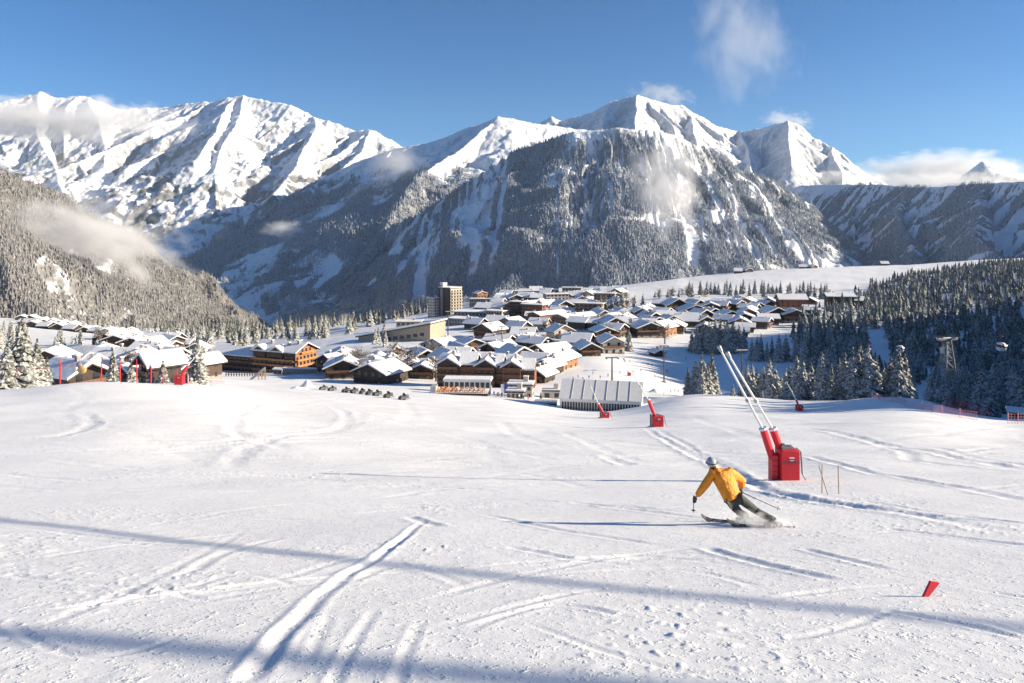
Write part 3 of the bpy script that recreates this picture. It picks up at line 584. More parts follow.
# ------------------------------------------------------------------ rows of chalets: (column, distance, width, depth, wall height, turn, wall)
rz_ = random.Random(23)
def infill(n, px, Y, smin, walls, taken):
    out = []
    for k in range(4000):
        if len(out) == n: break
        q, y = rz_.uniform(*px), rz_.uniform(*Y); x = (q-CX)/F*y
        if any(math.hypot(x-a, y-b) < smin for a, b in taken): continue
        taken.append((x, y)); out.append((q, y, rz_.uniform(10,15), rz_.uniform(10,15), rz_.uniform(5,8), rz_.choice((10,25,-20,70,80,-40,55)), rz_.choice(walls)))
    return out
ZONES = [
 ('the back row of the far hamlet', 'far left hillside hamlet', [(22,1060,13,12,5,20,'dark'),(32,1065,14,12,5,10,'brown'),(42,1050,13,12,5,-15,'dark'),(52,1055,14,12,5,20,'dark'),(62,1045,13,12,5,0,'brown'),(72,1040,13,12,5,-10,'dark')]),
 ('the middle row of the far hamlet', 'far left hillside hamlet', [(26,985,13,12,5,80,'dark'),(38,980,14,12,5,75,'brown'),(49,975,14,12,5,15,'dark'),(60,970,14,12,5,80,'dark'),(71,965,14,12,5,10,'brown'),(82,960,14,12,5,70,'dark'),(93,955,13,12,5,0,'dark')]),
 ('the front row of the far hamlet', 'far left hillside hamlet', [(34,905,14,13,5,10,'brown'),(47,900,14,13,5,80,'dark'),(60,895,15,13,5,10,'dark'),(73,890,14,13,5,75,'brown'),(86,885,15,13,5,15,'dark'),(98,880,14,13,5,75,'brown')]),
 ('the back row beside the long hotel', 'chalets left of the long hotel', [(108,640,16,14,7,15,'brown'),(119,650,16,14,7,80,'dark'),(131,640,17,14,7,10,'dark'),(143,650,16,14,7,75,'brown'),(157,630,17,15,7,80,'pale'),(171,610,18,14,7,85,'brown')]),
 ('the middle row beside the long hotel', 'chalets left of the long hotel', [(107,520,14,13,7,15,'dark'),(119,500,15,14,7,5,'dark'),(134,500,14,14,7,10,'brown'),(148,500,17,16,7,-35,'brown'),(164,510,14,14,6,80,'dark'),(188,420,15,16,7,-60,'tan')]),
 ('the group behind the red poles', 'chalets just below the left brow', [(-6,190,15,15,9,60,'brown'),(12,235,14,13,8,80,'brown'),(66,225,13,14,7,84,'dark'),(74,160,9,11,6.5,62,'dark'),(94,250,11,12,7.5,20,'brown'),(98,228,8,9,7.5,-30,'dark'),(117,215,8,10,7,55,'dark'),(138,205,7,8,6,-30,'brown'),(160,195,8,9,7.5,-40,'dark'),(203,300,9,10,7.5,-35,'brown'),(181,230,7,8,6.5,65,'dark'),(52,300,14,13,8,15,'brown'),(84,320,15,13,8,70,'dark'),(117,300,14,14,8,80,'brown'),(140,290,13,13,8,10,'dark'),(165,320,15,14,8,70,'brown')]),
 ('the cluster beside the lone dark chalet', 'small chalets beside the broad brown hotel', [(359,372,12,11,5.5,75,'tan'),(378,385,9,10,5,10,'dark'),(390,375,9,10,5,0,'dark'),(402,368,9,10,5,-10,'dark'),(412,350,9,10,5,8,'brown'),(424,335,10,11,5,-5,'dark'),(433,352,8,9,5,70,'brown'),(346,395,10,9,5,70,'brown')]),
 ('the cluster around the broad hotel', 'small chalets right of the broad brown hotel', [(500,362,15,14,6,70,'dark'),(516,392,14,13,6,30,'brown'),(541,318,8,9,4.5,-30,'dark'),(549,345,9,9,5,-35,'dark'),(536,372,10,11,5,70,'brown'),(551,410,15,17,5,-55,'brown'),(562,362,9,15,6,-30,'orange'),(478,375,13,12,6,80,'dark'),(458,392,14,12,6,75,'brown')]),
 ('the loose group below the tower', 'middle village buildings', [(470,480,14,12,6,30,'brown'),(490,560,17,15,7,-40,'brown'),(512,610,15,14,7,-40,'tan'),(497,640,15,14,7,70,'dark'),(476,630,14,13,6,60,'dark'),(524,530,16,14,6,80,'dark'),(580,585,15,13,7,60,'brown')]),
 ('the topmost row of the village', 'village roofs along the plateau edge', [(507,985,16,14,7,70,'dark'),(516,1000,16,14,7,20,'brown'),(526,985,17,14,8,75,'red'),(536,1010,16,14,10,85,'dark'),(546,990,18,14,7,70,'brown'),(556,1005,16,13,7,20,'dark'),(566,990,17,14,8,80,'orange'),(576,1000,16,14,7,15,'brown'),(586,985,16,14,8,75,'tan'),(596,1000,18,15,8,60,'orange'),(607,985,16,14,7,80,'brown'),(619,995,16,14,7,75,'dark')]),
 ('the second topmost village row', 'village roofs below the plateau edge', [(503,885,16,15,8,75,'dark'),(514,870,17,15,8,20,'dark'),(526,880,18,15,8,70,'red'),(539,865,18,15,8,80,'brown'),(551,880,17,14,8,65,'dark'),(563,860,14,14,9,20,'orange'),(576,875,17,15,8,70,'dark'),(589,870,16,15,9,-25,'tan'),(601,880,16,14,8,80,'dark'),(612,870,14,13,8,10,'brown')]),
 ('the third topmost village row', 'crowded village centre roofs', [(486,770,18,15,8,70,'dark'),(501,765,18,15,8,60,'brown'),(515,755,14,15,10,-30,'red'),(530,760,19,16,9,-50,'dark'),(547,750,18,15,8,-55,'dark'),(562,745,17,15,8,20,'brown'),(577,750,17,16,9,70,'dark'),(592,745,15,14,8,30,'brown')]),
 ('the shaded group above the run', 'big shaded chalets above the ski run', [(600,640,16,15,7,20,'dark'),(613,555,19,17,8,6,'dark'),(625,600,16,16,7,-20,'dark'),(632,655,14,14,7,75,'dark'),(646,545,18,17,8,10,'dark'),(662,550,14,16,8,-40,'orange'),(652,590,15,14,7,30,'brown'),(609,600,15,14,7,60,'dark'),(597,580,14,12,6,70,'dark')]),
 ('the lower dark chalet quarter', 'dark timber chalet quarter', [(674,575,15,14,6,-20,'brown'),(687,615,20,16,6,75,'dark'),(703,612,13,13,6,10,'dark'),(717,590,12,11,4,75,'dark'),(728,640,17,16,7,5,'dark'),(740,600,15,15,6,-15,'red'),(744,622,15,15,7,-15,'dark'),(748,645,15,15,8,-15,'red'),(669,610,13,13,6,15,'brown')]),
 ('the upper dark chalet quarter', 'dark timber chalet quarter', [(675,700,19,16,8,10,'dark'),(693,670,23,17,7,5,'dark'),(710,690,14,14,8,-10,'dark'),(721,730,15,14,7,70,'brown'),(733,735,14,14,7,75,'dark'),(747,730,15,14,8,-30,'orange'),(684,745,15,14,7,75,'dark'),(703,745,15,14,7,80,'brown'),(662,725,15,13,7,70,'dark')]),
 ('the group at the forest foot', 'chalets at the foot of the right forest', [(773,650,17,16,8,8,'dark'),(794,640,19,16,7,-8,'brown'),(775,790,14,12,7,75,'dark'),(810,765,13,12,6,-30,'brown'),(811,690,16,12,4,75,'dark'),(756,700,12,12,6,10,'dark'),(858,760,14,12,6,75,'dark')]),
 ('the farms on the plateau', 'small farms on the bright plateau', [(738,1560,24,14,6,75,'brown'),(747,1575,18,14,6,20,'dark'),(803,1650,22,14,5,70,'brown'),(812,1640,16,14,5,20,'red'),(884,1690,26,14,5,75,'dark')]),
]
TAKEN = [((q[0]-CX)/F*q[1], q[1]) for z in ZONES for q in z[2]]+[((q-CX)/F*y, y) for q, y in ((535,700),(519,720),(590,700),(556,820),(605,790),(527,930),(497,700),(572,945),(381,312),(640,640),(480,930),(262,402),(290,402),(235,402),(486,300),(460,300),(510,300),(450,800),(478,735),(462,690),(486,880),(548,640),(575,625),(791,725),(839,735),(402,560),(385,555),(425,560),(441,490),(409,665),(585,505),(569,470),(600,490),(657,440))]
ZONES += [('the infill of the upper centre', 'village roofs of the upper centre', infill(18, (488,622), (690,960), 19, ('dark','brown','tan','red'), TAKEN)),
 ('the infill of the lower centre', 'village roofs of the lower centre', infill(16, (492,612), (400,680), 18, ('dark','brown','brown','pale'), TAKEN)),
 ('the gaps of the shaded group', 'village roofs of the shaded group', infill(12, (592,668), (520,700), 17, ('dark','dark','brown'), TAKEN)),
 ('the gaps of the dark chalet quarter', 'village roofs of the dark quarter', infill(18, (660,768), (560,760), 16, ('dark','dark','brown','red'), TAKEN)),
 ('the gaps before the great hall', 'village roofs before the great hall', infill(12, (335,470), (330,410), 13, ('dark','dark','brown'), TAKEN)),
 ('the gaps beside the long hotel', 'village roofs beside the long hotel', infill(12, (100,198), (330,700), 24, ('dark','brown'), TAKEN))]
ADJ = {'dark':'dark timber','brown':'brown timber','orange':'honey coloured timber','pale':'pale rendered','red':'red brown timber','grey':'grey','tan':'tan walled'}
for phrase, grp, rows in ZONES:
    rows = sorted(rows); 
    for i, (px, Y, w_, d, h, rz, wl) in enumerate(rows):
        far = Y > 840
        k_ = .88 if Y < 260 else 1.08
        gable_house('chalet', on(px, Y), R(rz), w_*k_, d*k_, h*(.95 if Y > 260 else .9), wl, pitch=random.choice((20,23,26)) if Y > 330 else random.choice((27,31)), over=1.5, label=f"{ADJ[wl]} chalet, {ORD[i]} from left in {phrase}", group=grp,
                    floors=2 if h < 8.5 else 3, balc=not far, nwin=3, chim=1 if random.random() < .7 else 2, side=True, snow=random.uniform(.45, .8), balm='balc_o' if wl == 'orange' else 'balc', stone=.25)
# ------------------------------------------------------------------ buildings of their own
# dark chalet in front of the village
gable_house('chalet', on(381, 312), R(-28), 17, 15, 5.5, 'dark', 22, 1.3, 'wide dark chalet with bright snowy roof standing alone at the village front', 'chalet', floors=2, nwin=5, balc=False, stone=.2)
gable_house('chalet', on(640, 640), R(6), 13, 13, 9, 'orange', 24, 1.2, 'sunlit honey coloured chalet standing high among shaded dark roofs', 'chalet', floors=3, nwin=3, balm='balc_o', stone=.2)
gable_house('chalet', on(480, 930), R(30), 14, 13, 13, 'orange', 18, .8, 'small orange house above the flat roofs right of the tower', 'chalet', floors=4, nwin=3, balm='balc_o')
# long hotel with the sunlit gable end
def long_hotel():
    o = on(262, 402); rz = R(-24)
    t = empty('hotel', (o.x, o.y, o.z-1.0), rz, 'long honey brown hotel with balconies and a sunlit gable end', 'hotel')
    # tall right body: ridge along local X; gable at +X
    def body(x0, x1, d, h, pitch, name):
        tp = math.tan(R(pitch)); rise = d/2*tp
        MB().prism([(x0,-d/2,-3),(x0,d/2,-3),(x0,d/2,h),(x0,0,h+rise),(x0,-d/2,h)], None, (x1-x0,0,0)).build('wall', WALLS['brown'], t)
        e = 1.5; z0 = h-e*tp+.03; zr = h+rise+.03; D2 = d/2+e; L = x1-x0+2*e; xs = x0-e
        rf = MB().prism([(xs,-D2,z0),(xs,0,zr),(xs,D2,z0),(xs,D2,z0+.35),(xs,0,zr+.35),(xs,-D2,z0+.35)], None, (L,0,0)).build('roof', M['eave'], t)
        MB().prism([(xs+.2,-D2+.2,z0+.36),(xs+.2,0,zr+.36),(xs+.2,D2-.2,z0+.36),(xs+.2,D2-.3,z0+.95),(xs+.2,0,zr+.95),(xs+.2,-D2+.3,z0+.95)], None, (L-.4,0,0)).build('snow_cover', M['roof_snow'], rf)
        return rf, zr, tp
    body(-30, 2.2, 15, 10, 20, 'wing'); rf, zr, tp = body(2, 30, 17, 14, 24, 'body')
    for x in (6.5, 18):          # cross gables on the front
        g = MB().prism([(x-4,-9.3,11),(x+4,-9.3,11),(x+4,-9.3,14.2),(x,-9.3,16.4),(x-4,-9.3,14.2)], None, (0,8,0)).build('dormer', WALLS['brown'], t)
        MB().prism([(x-5,-10.2,13.75),(x,-10.2,16.5),(x+5,-10.2,13.75),(x+5,-10.2,14.5),(x,-10.2,17.3),(x-5,-10.2,14.5)], None, (0,9.5,0)).build('snow_cover', M['roof_snow'], g)
    for x, y in ((10,-3),(24,3),(22,-4),(27,-2)):
        c = MB().box((x,y,zr-abs(y)*tp+1.0), (1.2,1.2,2.6)).build('chimney', M['stone'], rf); MB().box((x,y,zr-abs(y)*tp+2.5), (1.4,1.4,.35)).build('snow_cap', M['roof_snow'], c)
    for f in range(4):
        z = 1.6+f*2.9
        if f < 3:
            for i in range(11): win(t, (-29+i*2.85, -7.55, z+.6), 1.6, 1.5, 0)
            MB().box((-14,-8.3,z-.9), (31,1.5,.2)).box((-14,-9.05,z-.35), (31,.12,1.0)).build('balcony', M['balc'], t)
        for i in range(9): win(t, (3.5+i*2.95, -8.55, z+.6), 1.6, 1.5, 0)
        MB().box((16,-9.3,z-.9), (27.5,1.5,.2)).box((16,-10.05,z-.35), (27.5,.12,1.0)).build('balcony', M['balc_o'] , t)
        for i in range(6): win(t, (30.05, -7+i*2.8, z+.6), 1.5, 1.5, 1)
        MB().box((30.8,0,z-.9), (1.5,16.5,.2)).box((31.55,0,z-.35), (.12,16.5,1.0)).build('balcony', M['balc_o'], t)
    for i in range(3): win(t, (30.05, -3+i*3, 14.6), 1.4, 1.6, 1)
    MB().box((30.75,0,13.0), (1.4,10,.2)).box((31.4,0,13.55), (.12,10,.9)).build('balcony', M['balc_o'], t)
    g = MB().prism([(30.06,-8.4,.0),(30.06,8.4,.0),(30.06,8.4,13.9),(30.06,0,17.5),(30.06,-8.4,13.9)], None, (-.03,0,0)).build('sunlit_gable', WALLS['orange'], t)  # sunlit orange of the gable end put into the panel colour
    MB().box((31.5,0,1.0), (5,17,2.2)).build('terrace', M['stone'], t); MB().box((31.6,0,2.35), (5.4,17.4,.5)).build('snow_cover', M['roof_snow'], t)
    return t
long_hotel()
# broad chalet hotel with three gables
def broad_hotel():
    o = on(486, 300); t = empty('hotel', (o.x, o.y, o.z-.6), R(-6), 'broad brown chalet hotel with three gables behind the terrace restaurant', 'hotel')
    def unit(x, w_, d, h, pitch, y=0, wl='brown', fl=4):
        tp = math.tan(R(pitch)); rise = w_/2*tp
        MB().prism([(x-w_/2,y-d/2,-2),(x+w_/2,y-d/2,-2),(x+w_/2,y-d/2,h),(x,y-d/2,h+rise),(x-w_/2,y-d/2,h)], None, (0,d,0)).build('wall', WALLS[wl], t)
        e = 1.1; W2 = w_/2+e; z0 = h-e*tp+.03; zr = h+rise+.03; y0 = y-d/2-1.3; L = d+2
        rf = MB().prism([(x-W2,y0,z0),(x,y0,zr),(x+W2,y0,z0),(x+W2,y0,z0+.3),(x,y0,zr+.3),(x-W2,y0,z0+.3)], None, (0,L,0)).build('roof', M['eave'], t)
        MB().prism([(x-W2+.1,y0+.1,z0+.31),(x,y0+.1,zr+.31),(x+W2-.1,y0+.1,z0+.31),(x+W2-.2,y0+.1,z0+.95),(x,y0+.1,zr+1.0),(x-W2+.2,y0+.1,z0+.95)], None, (0,L-.2,0)).build('snow_cover', M['roof_snow'], rf)
        c = MB().box((x+1,y+1,zr+.8), (1,1,2.6)).build('chimney', M['stone'], rf); MB().box((x+1,y+1,zr+2.3), (1.2,1.2,.4)).build('snow_cap', M['roof_snow'], c)
        for f in range(fl):
            z = 1.7+f*2.7; n = max(2, int(w_/2.4))
            for i in range(n): win(t, (x-w_/2+(i+.5)*w_/n, y-d/2-.05, z), 1.3, 1.4, 0)
            if f: MB().box((x,y-d/2-.6,z-1.2), (w_-.3,1.1,.16)).box((x,y-d/2-1.1,z-.75), (w_-.3,.1,.85)).build('balcony', M['balc'], t)
    def link(x0, x1, h, d, y=1.5):
        x = (x0+x1)/2; w_ = x1-x0
        MB().box((x,y,h/2-1), (w_,d,h+2)).build('wall', WALLS['red'], t)
        rf = MB().prism([(x0-.2,y-d/2-1.2,h-.35),(x0-.2,y,h+3.0),(x0-.2,y+d/2+1,h-.35),(x0-.2,y+d/2+1,h-.05),(x0-.2,y,h+3.3),(x0-.2,y-d/2-1.2,h-.05)], None, (w_+.4,0,0)).build('roof', M['eave'], t)
        MB().prism([(x0-.15,y-d/2-1.1,h-.04),(x0-.15,y,h+3.31),(x0-.15,y+d/2+.9,h-.04),(x0-.15,y+d/2+.8,h+.6),(x0-.15,y,h+3.95),(x0-.15,y-d/2-1.0,h+.6)], None, (w_+.3,0,0)).build('snow_cover', M['roof_snow'], rf)
        n = max(2, int(w_/2.2))
        for f in range(4 if h > 9.5 else 3):
            z = 1.7+f*2.6
            for i in range(n): win(t, (x0+(i+.5)*w_/n, y-d/2-.05, z), 1.2, 1.3, 0)
            if f: MB().box((x,y-d/2-.6,z-1.2), (w_-.2,1.1,.16)).box((x,y-d/2-1.1,z-.75), (w_-.2,.1,.85)).build('balcony', M['balc'], t)
    unit(-14.5, 8.5, 13, 10.0, 30); link(-10.2, -3.2, 10.0, 12); unit(.6, 7.5, 12, 9.8, 30, -.4); link(4.4, 7.4, 9.8, 11); unit(11, 7.2, 12, 9.4, 30, -.2, 'red'); link(14.7, 20, 8.2, 11)
    return t
broad_hotel()
# tower block and its neighbours
def tower():
    o = on(450, 800); t = empty('tower_block', (o.x, o.y, o.z-6), R(-42), 'ten storey tower block with dark left side and banded sunlit right side', 'tower block')
    MB().box((0,0,15), (19,17,40)).build('wall', WALLS['brown'], t)
    MB().box((9.6,0,15.5), (.5,16.6,38)).build('sunlit_facade', WALLS['pale'], t)  # pale panel: brightness of the sunlit side put into the wall colour
    rf = MB().box((0,0,35.2), (20,18,.5)).build('roof', M['eave'], t); MB().box((0,0,35.8), (19.6,17.6,.7)).build('snow_cover', M['roof_snow'], rf)
    c = MB().box((-6,-4,37.5), (5,6,4.5)).build('lift_head', WALLS['pale'], rf); MB().box((-6,-4,40.1), (5.4,6.4,.7)).build('snow_cap', M['roof_snow'], c)
    MB().box((-4,-8.6,15.5), (3.2,.5,38)).build('stair_strip', WALLS['grey'], t)
    for f in range(10):
        z = 3+f*3.2
        MB().box((10.5,0,z-1.4), (1.6,16.2,.25)).box((11.25,0,z-.85), (.15,16.2,1.0)).build('balcony', WALLS['tan'], t)
        for i in range(4): win(t, (9.9, -6.2+i*4.1, z+.3), 2.2, 1.7, 1)
        for i in range(2): win(t, (1.5+i*4.5, -8.55, z), 1.4, 1.3, 0)
tower()
flat_block('apartment_block', on(433.5, 795), R(-35), 9, 8, 21, 'pale', 7, 'slim pale apartment block close against the dark tower side', 'apartment block', nwin=3, balc=False)
flat_block('apartment_block', on(478, 735), R(-10), 44, 22, 7, 'grey', 2, 'low flat roofed block with terraces right below the tower', 'building', nwin=12, balc=False)
flat_block('apartment_block', on(462, 690), R(-25), 24, 18, 6, 'grey', 2, 'low flat snowy block in front of the tower foot', 'building', nwin=8, balc=False)
flat_block('apartment_block', on(486, 880), R(-8), 38, 12, 8, 'tan', 2, 'long yellowish flat block on the plateau right of the tower', 'building', nwin=14, balc=False)
gable_house('apartment_house', on(548, 640), R(-48), 15, 34, 10, 'red', 14, 1.2, 'long red brown apartment house with a bright snowy roof in the village centre', 'apartment house', floors=4, nwin=5, chim=2)
gable_house('apartment_house', on(575, 625), R(-52), 18, 36, 8, 'tan', 12, 1.4, 'long tan apartment house with a sunlit side right of the red brown one', 'apartment house', floors=3, nwin=5, chim=2)
gable_house('hotel', on(791, 725), R(84), 17, 25, 11, 'red', 26, 1.5, 'dark red hotel with a wide snowy roof above the forest foot', 'hotel', floors=4, nwin=5, chim=2)
gable_house('hotel', on(839, 735), R(80), 17, 24, 13, 'dark', 16, 2, 'tall dark hotel with overhanging snowy roof at the forest edge', 'hotel', floors=4, nwin=5, chim=2)
for px, Y, w_, d_, h_, rz, wl, fl, lab in ((535,700,22,13,13,-30,'red',4,'four storey red brown block behind the long red brown apartment house'),(519,720,14,12,15,-35,'dark',5,'tall dark narrow block left of the four storey red brown one'),(590,700,26,14,12,-20,'tan',4,'broad tan block above the long tan apartment house'),
    (556,820,26,13,13,15,'grey',4,'grey four storey block below the plateau edge roofs'),(605,790,22,13,14,-15,'tan',4,'tan four storey block near the upper bare trees'),(527,930,30,12,12,5,'grey',4,'long grey block on the skyline of the village'),(497,700,18,12,9,-30,'pale',3,'pale three storey block right of the low terraced blocks'),(572,945,24,12,13,-10,'pale',4,'pale block catching sun on the village skyline')):
    flat_block('apartment_block', on(px, Y), R(rz), w_, d_, h_, wl, fl, lab, 'apartment block', nwin=6, balc=wl != 'grey', over=1.2)
# sports hall with the great sloping roof
def hall():
    o = on(402, 560); t = empty('sports_hall', (o.x, o.y, o.z-2), R(-20), 'great hall with one huge sloping snow roof and tan side wall', 'hall')
    MB().prism([(-30,-13,-3),(30,-13,-3),(30,-13,16),(-30,-13,4)], None, (0,26,0)).build('wall', WALLS['tan'], t)
    rf = MB().prism([(-32,-14,3.7),(31,-14,16.3),(31,-14,17),(-32,-14,4.4)], None, (0,30,0)).build('roof', M['eave'], t)
    MB().prism([(-32,-13.8,4.42),(31,-13.8,17.02),(31,-13.8,17.8),(-32,-13.8,5.2)], None, (0,29.6,0)).build('snow_cover', M['roof_snow'], rf)
    for i in range(6): win(t, (-4+i*5.5, -13.06, 4+i*.9), 3.4, 2.4, 0)
hall()
gable_house('chalet', on(441, 490), R(-35), 22, 16, 3.5, 'grey', 20, .8, 'low grey barn with broad snowy tent like roof below the tower', 'barn', floors=1, balc=False, chim=1)
flat_block('ski_station', on(409, 665), R(0), 21, 12, 8, 'tan', 2, 'square station building with a thick snow cap left of the tower', 'building', nwin=5, balc=False, over=2)
# two long round ended lift stations
def station(px, Y, L, label):
    o = on(px, Y); t = empty('lift_station', (o.x, o.y, o.z-1), R(-38), label, 'lift station', 'long grey lift stations')
    n = 10; prof = [(0,-5.5,3.2)]+[(0,-5.5*math.cos(a), 3.2+2.6*math.sin(a)) for a in np.linspace(0, math.pi, n)][1:-1]+[(0,5.5,3.2)]
    MB().prism([(-L/2,-5,-3),(-L/2,5,-3),(-L/2,5,3.3),(-L/2,-5,3.3)], None, (L,0,0)).build('wall', M['beige_metal'], t)
    rf = MB().prism([(-L/2-1,y,z) for _, y, z in prof], None, (L+2,0,0)).build('roof', M['beige_metal'], t, smooth=False)
    MB().prism([(-L/2-.8,y*.8,z*1.0+.12) for _, y, z in prof[2:-2]], None, (L+1.6,0,0)).build('snow_cover', M['roof_snow'], rf)
    for i in range(9): win(t, (-L/2+(i+.5)*L/9, -5.05, 1.5), L/9*.72, 2.0, 0)
    win(t, (L/2+.05, 0, 1.4), 5.5, 3.2, 1, 'door', DOOR)
station(585, 505, 36, 'upper long grey lift station with rounded roof at the village foot'); station(569, 470, 30, 'lower long grey lift station with rounded roof at the village foot')
gable_house('hut', on(657, 440), R(20), 7, 7, 2.6, 'dark', 22, .7, 'small shaded hut beside the lift pylon on the lower run', 'hut', floors=1, balc=False, nwin=2)
gable_house('hut', on(1020, 148), R(60), 3, 3.4, 2.0, 'dark', 10, .6, 'little dark lift hut with snow roof at the right edge', 'hut', floors=1, balc=False, nwin=1, chim=0)
gable_house('kiosk', on(280, 372), R(70), 4, 5, 2.2, 'orange', 14, .5, 'small wooden kiosk in front of the long hotel', 'kiosk', floors=1, balc=False, nwin=1, chim=0, stone=.1)
# event tent
def tent():
    c = on(600, 224); L = 24.6; rz = R(-12)
    t = empty('event_tent', (c.x, c.y, c.z-.2), rz, 'long white event tent with seven bays and a row of windows', 'tent')
    h = 3.7; D = 15.0; rise = 4.4
    rf = MB().prism([(-L/2-.3,-.4,h-.05),(-L/2-.3,D/2,h+rise),(-L/2-.3,D+.4,h-.05),(-L/2-.3,D+.4,h+.12),(-L/2-.3,D/2,h+rise+.18),(-L/2-.3,-.4,h+.12)], None, (L+.6,0,0)).build('roof', M['canvas'], t)
    MB().prism([(-L/2,0,-1.5),(-L/2,D,-1.5),(-L/2,D,h-.02),(-L/2,D/2,h+rise-.1),(-L/2,0,h-.02)], None, (L,0,0)).build('wall', M['canvas'], t)
    for i in range(1, 7):
        x = -L/2+i*L/7; MB().tube([(x,-.42,h+.16),(x,D/2,h+rise+.22)], .09, 6).tube([(x,D/2,h+rise+.22),(x,D+.42,h+.16)], .09, 6).build('roof_seam', M['beige_metal'], rf)
    n = 28
    for i in range(n):
        x = -L/2+.5+(i+.5)*(L-1)/n; win(t, (x,-.05,1.6), (L-1)/n*.68, 2.3, 0)
tent()
# ------------------------------------------------------------------ conifers
M['needles'] = tree_mat('frosted_needles', (.040,.046,.030), (.68,.68,.66), 1.6, (.52,.74,.98))
M['needles_dark'] = tree_mat('shaded_needles', (.032,.044,.038), (.58,.60,.60), 1.3, (.48,.70,.94))  # shade put into the colour: darker copy of the needles for shaded trees
M['bark'] = simple('bark', (.075,.055,.04), .9, 0, .4, 3)
def crown_mesh(name, seed, whorls=17, per=9, slim=.2, mat=None):
    """unit height crown of drooping boughs"""
    rnd = random.Random(seed); V = []; Fc = []
    for k in range(whorls):
        t = (k+.5)/whorls; z = .06+.92*t**.93; L = slim*(1-t)**.85*(1+.0*t)+.012
        for i in range(per if t < .8 else max(4, per-3)):
            a = 2*math.pi*(i+rnd.random()*.9)/per+k*1.3; l = L*rnd.uniform(.6, 1.22); zz = z+rnd.uniform(-.02, .02)
            c, s_ = math.cos(a), math.sin(a); wd = l*rnd.uniform(.24, .42)+.006; dr = l*rnd.uniform(.22, .62); up = l*.08
            def P(r, side, dz): return (c*r-s_*side, s_*r+c*side, zz+dz)
            b = len(V)
            V += [P(.004, 0, .012), P(l*.45, wd, -dr*.42-.012), P(l*.5, 0, up-dr*.25+.012), P(l*.45, -wd, -dr*.42-.012), P(l*.80, wd*.62, -dr*.85-.012), P(l*.84, 0, -dr*.62), P(l*.80, -wd*.62, -dr*.85-.012), P(l, rnd.uniform(-.3,.3)*wd, -dr*1.05)]
            Fc += [(b,b+1,b+2),(b,b+2,b+3),(b+1,b+4,b+5,b+2),(b+2,b+5,b+6,b+3),(b+4,b+7,b+5),(b+5,b+7,b+6)]
    b = len(V); V += [(.012,0,.93),(-.008,.01,.93),(-.008,-.01,.93),(0,0,1.01)]; Fc += [(b,b+1,b+3),(b+1,b+2,b+3),(b+2,b,b+3)]
    me = bpy.data.meshes.new(name); me.from_pydata(V, [], Fc); me.update(); me.materials.append(mat or M['needles']); return me
CROWN = [crown_mesh('crown', 3+i, 17+i % 3*2, 9+i % 2, (.24,.20,.27,.22,.25,.19)[i]) for i in range(6)]
CROWN_D = [crown_mesh('crown', 33+i, 16, 8, (.22,.19,.25,.21)[i], M['needles_dark']) for i in range(4)]
M['needles_near'] = tree_mat('half_frosted_needles', (.034,.042,.026), (.66,.66,.65), 2.4, (.62,.80,1.0))
CROWN_N = [crown_mesh('crown', 63+i, 25, 13, (.24,.21,.27)[i], M['needles_near']) for i in range(3)]
TRUNK = MB().tube([(0,0,-.08),(0,0,.3),(0,0,.97)], [.020,.013,.003], 6).mesh('trunk', M['bark'])
rt = random.Random(5); n_tree = 0
def conifer(px, Y, h, label, group, crowns=CROWN, X=None):
    global n_tree
    p = on(px, Y) if X is None else Vector((X, Y, hz(X, Y)))
    t = empty('conifer', (p.x, p.y, p.z-.1), rt.random()*6.28, label, 'tree', group); t.scale = (h*rt.uniform(.9,1.15), h*rt.uniform(.9,1.15), h)
    for nm, me in (('trunk', TRUNK), ('crown', rt.choice(crowns))):
        o = bpy.data.objects.new(nm, me); col.objects.link(o); o.parent = t
    n_tree += 1; return t
# the firs behind the red poles, each told apart
for px, Y, h, lab in ((7,86,5.6,'frosted fir cut by the left edge behind the first red pole'),(22,88,8.6,'tallest frosted fir of the clump at the far left brow'),(37,93,6.4,'frosted fir right of the tallest one behind the second red pole'),(47,97,4.2,'low broad frosted fir between second and third red pole'),
                      (113,97,4.6,'slender frosted fir just right of the fifth red pole'),(131,99,3.2,'short frosted fir left of the seventh red pole'),(150,104,2.9,'small frosted fir behind the eighth red pole'),(163,100,3.4,'bushy little fir left of the red snow lance'),
                      (197,104,6.7,'broad frosted fir directly right of the red snow lance')):
    conifer(px, Y, h, lab, 'firs at the left brow', CROWN_N)
def clump(rows, label, group, crowns=CROWN):
    for px, Y, h in rows: conifer(px, Y, h, label, group, crowns)
clump([(688,272,11),(696,270,13.5),(702,268,15.5),(712,270,16.5),(708,258,11.5),(702,255,10.5),(714,262,12)], 'frosted conifer of the small clump on the bowl edge left of the big lances', 'conifers of the clump left of the lances')
clump([(692,478,15),(697,470,18),(703,475,20),(709,472,21),(715,470,22),(721,474,22),(727,468,22),(733,470,21),(739,474,18),(744,480,16),(724,485,20),(712,490,19)], 'frosted conifer of the dense grove below the dark chalet quarter', 'conifers below the dark chalet quarter')
clump([(752,445,13),(757,440,15),(761,448,16),(767,440,12),(772,446,14),(779,436,17),(786,440,16),(796,435,18)], 'dark conifer of the loose row on the shaded run under the hotels', 'conifers on the shaded run', CROWN_D)
clump([(742,292,13),(747,286,15.5),(752,288,16),(757,290,14),(763,284,15),(769,282,18.5),(775,288,16),(781,290,12.5),(786,280,14)], 'dark conifer of the row right behind the two white lances', 'conifers behind the lances', CROWN_D)
clump([(733,236,4.2),(757,238,4.4),(762,240,3.6)], 'knee high young fir on the brow below the white lances', 'young firs on the brow')
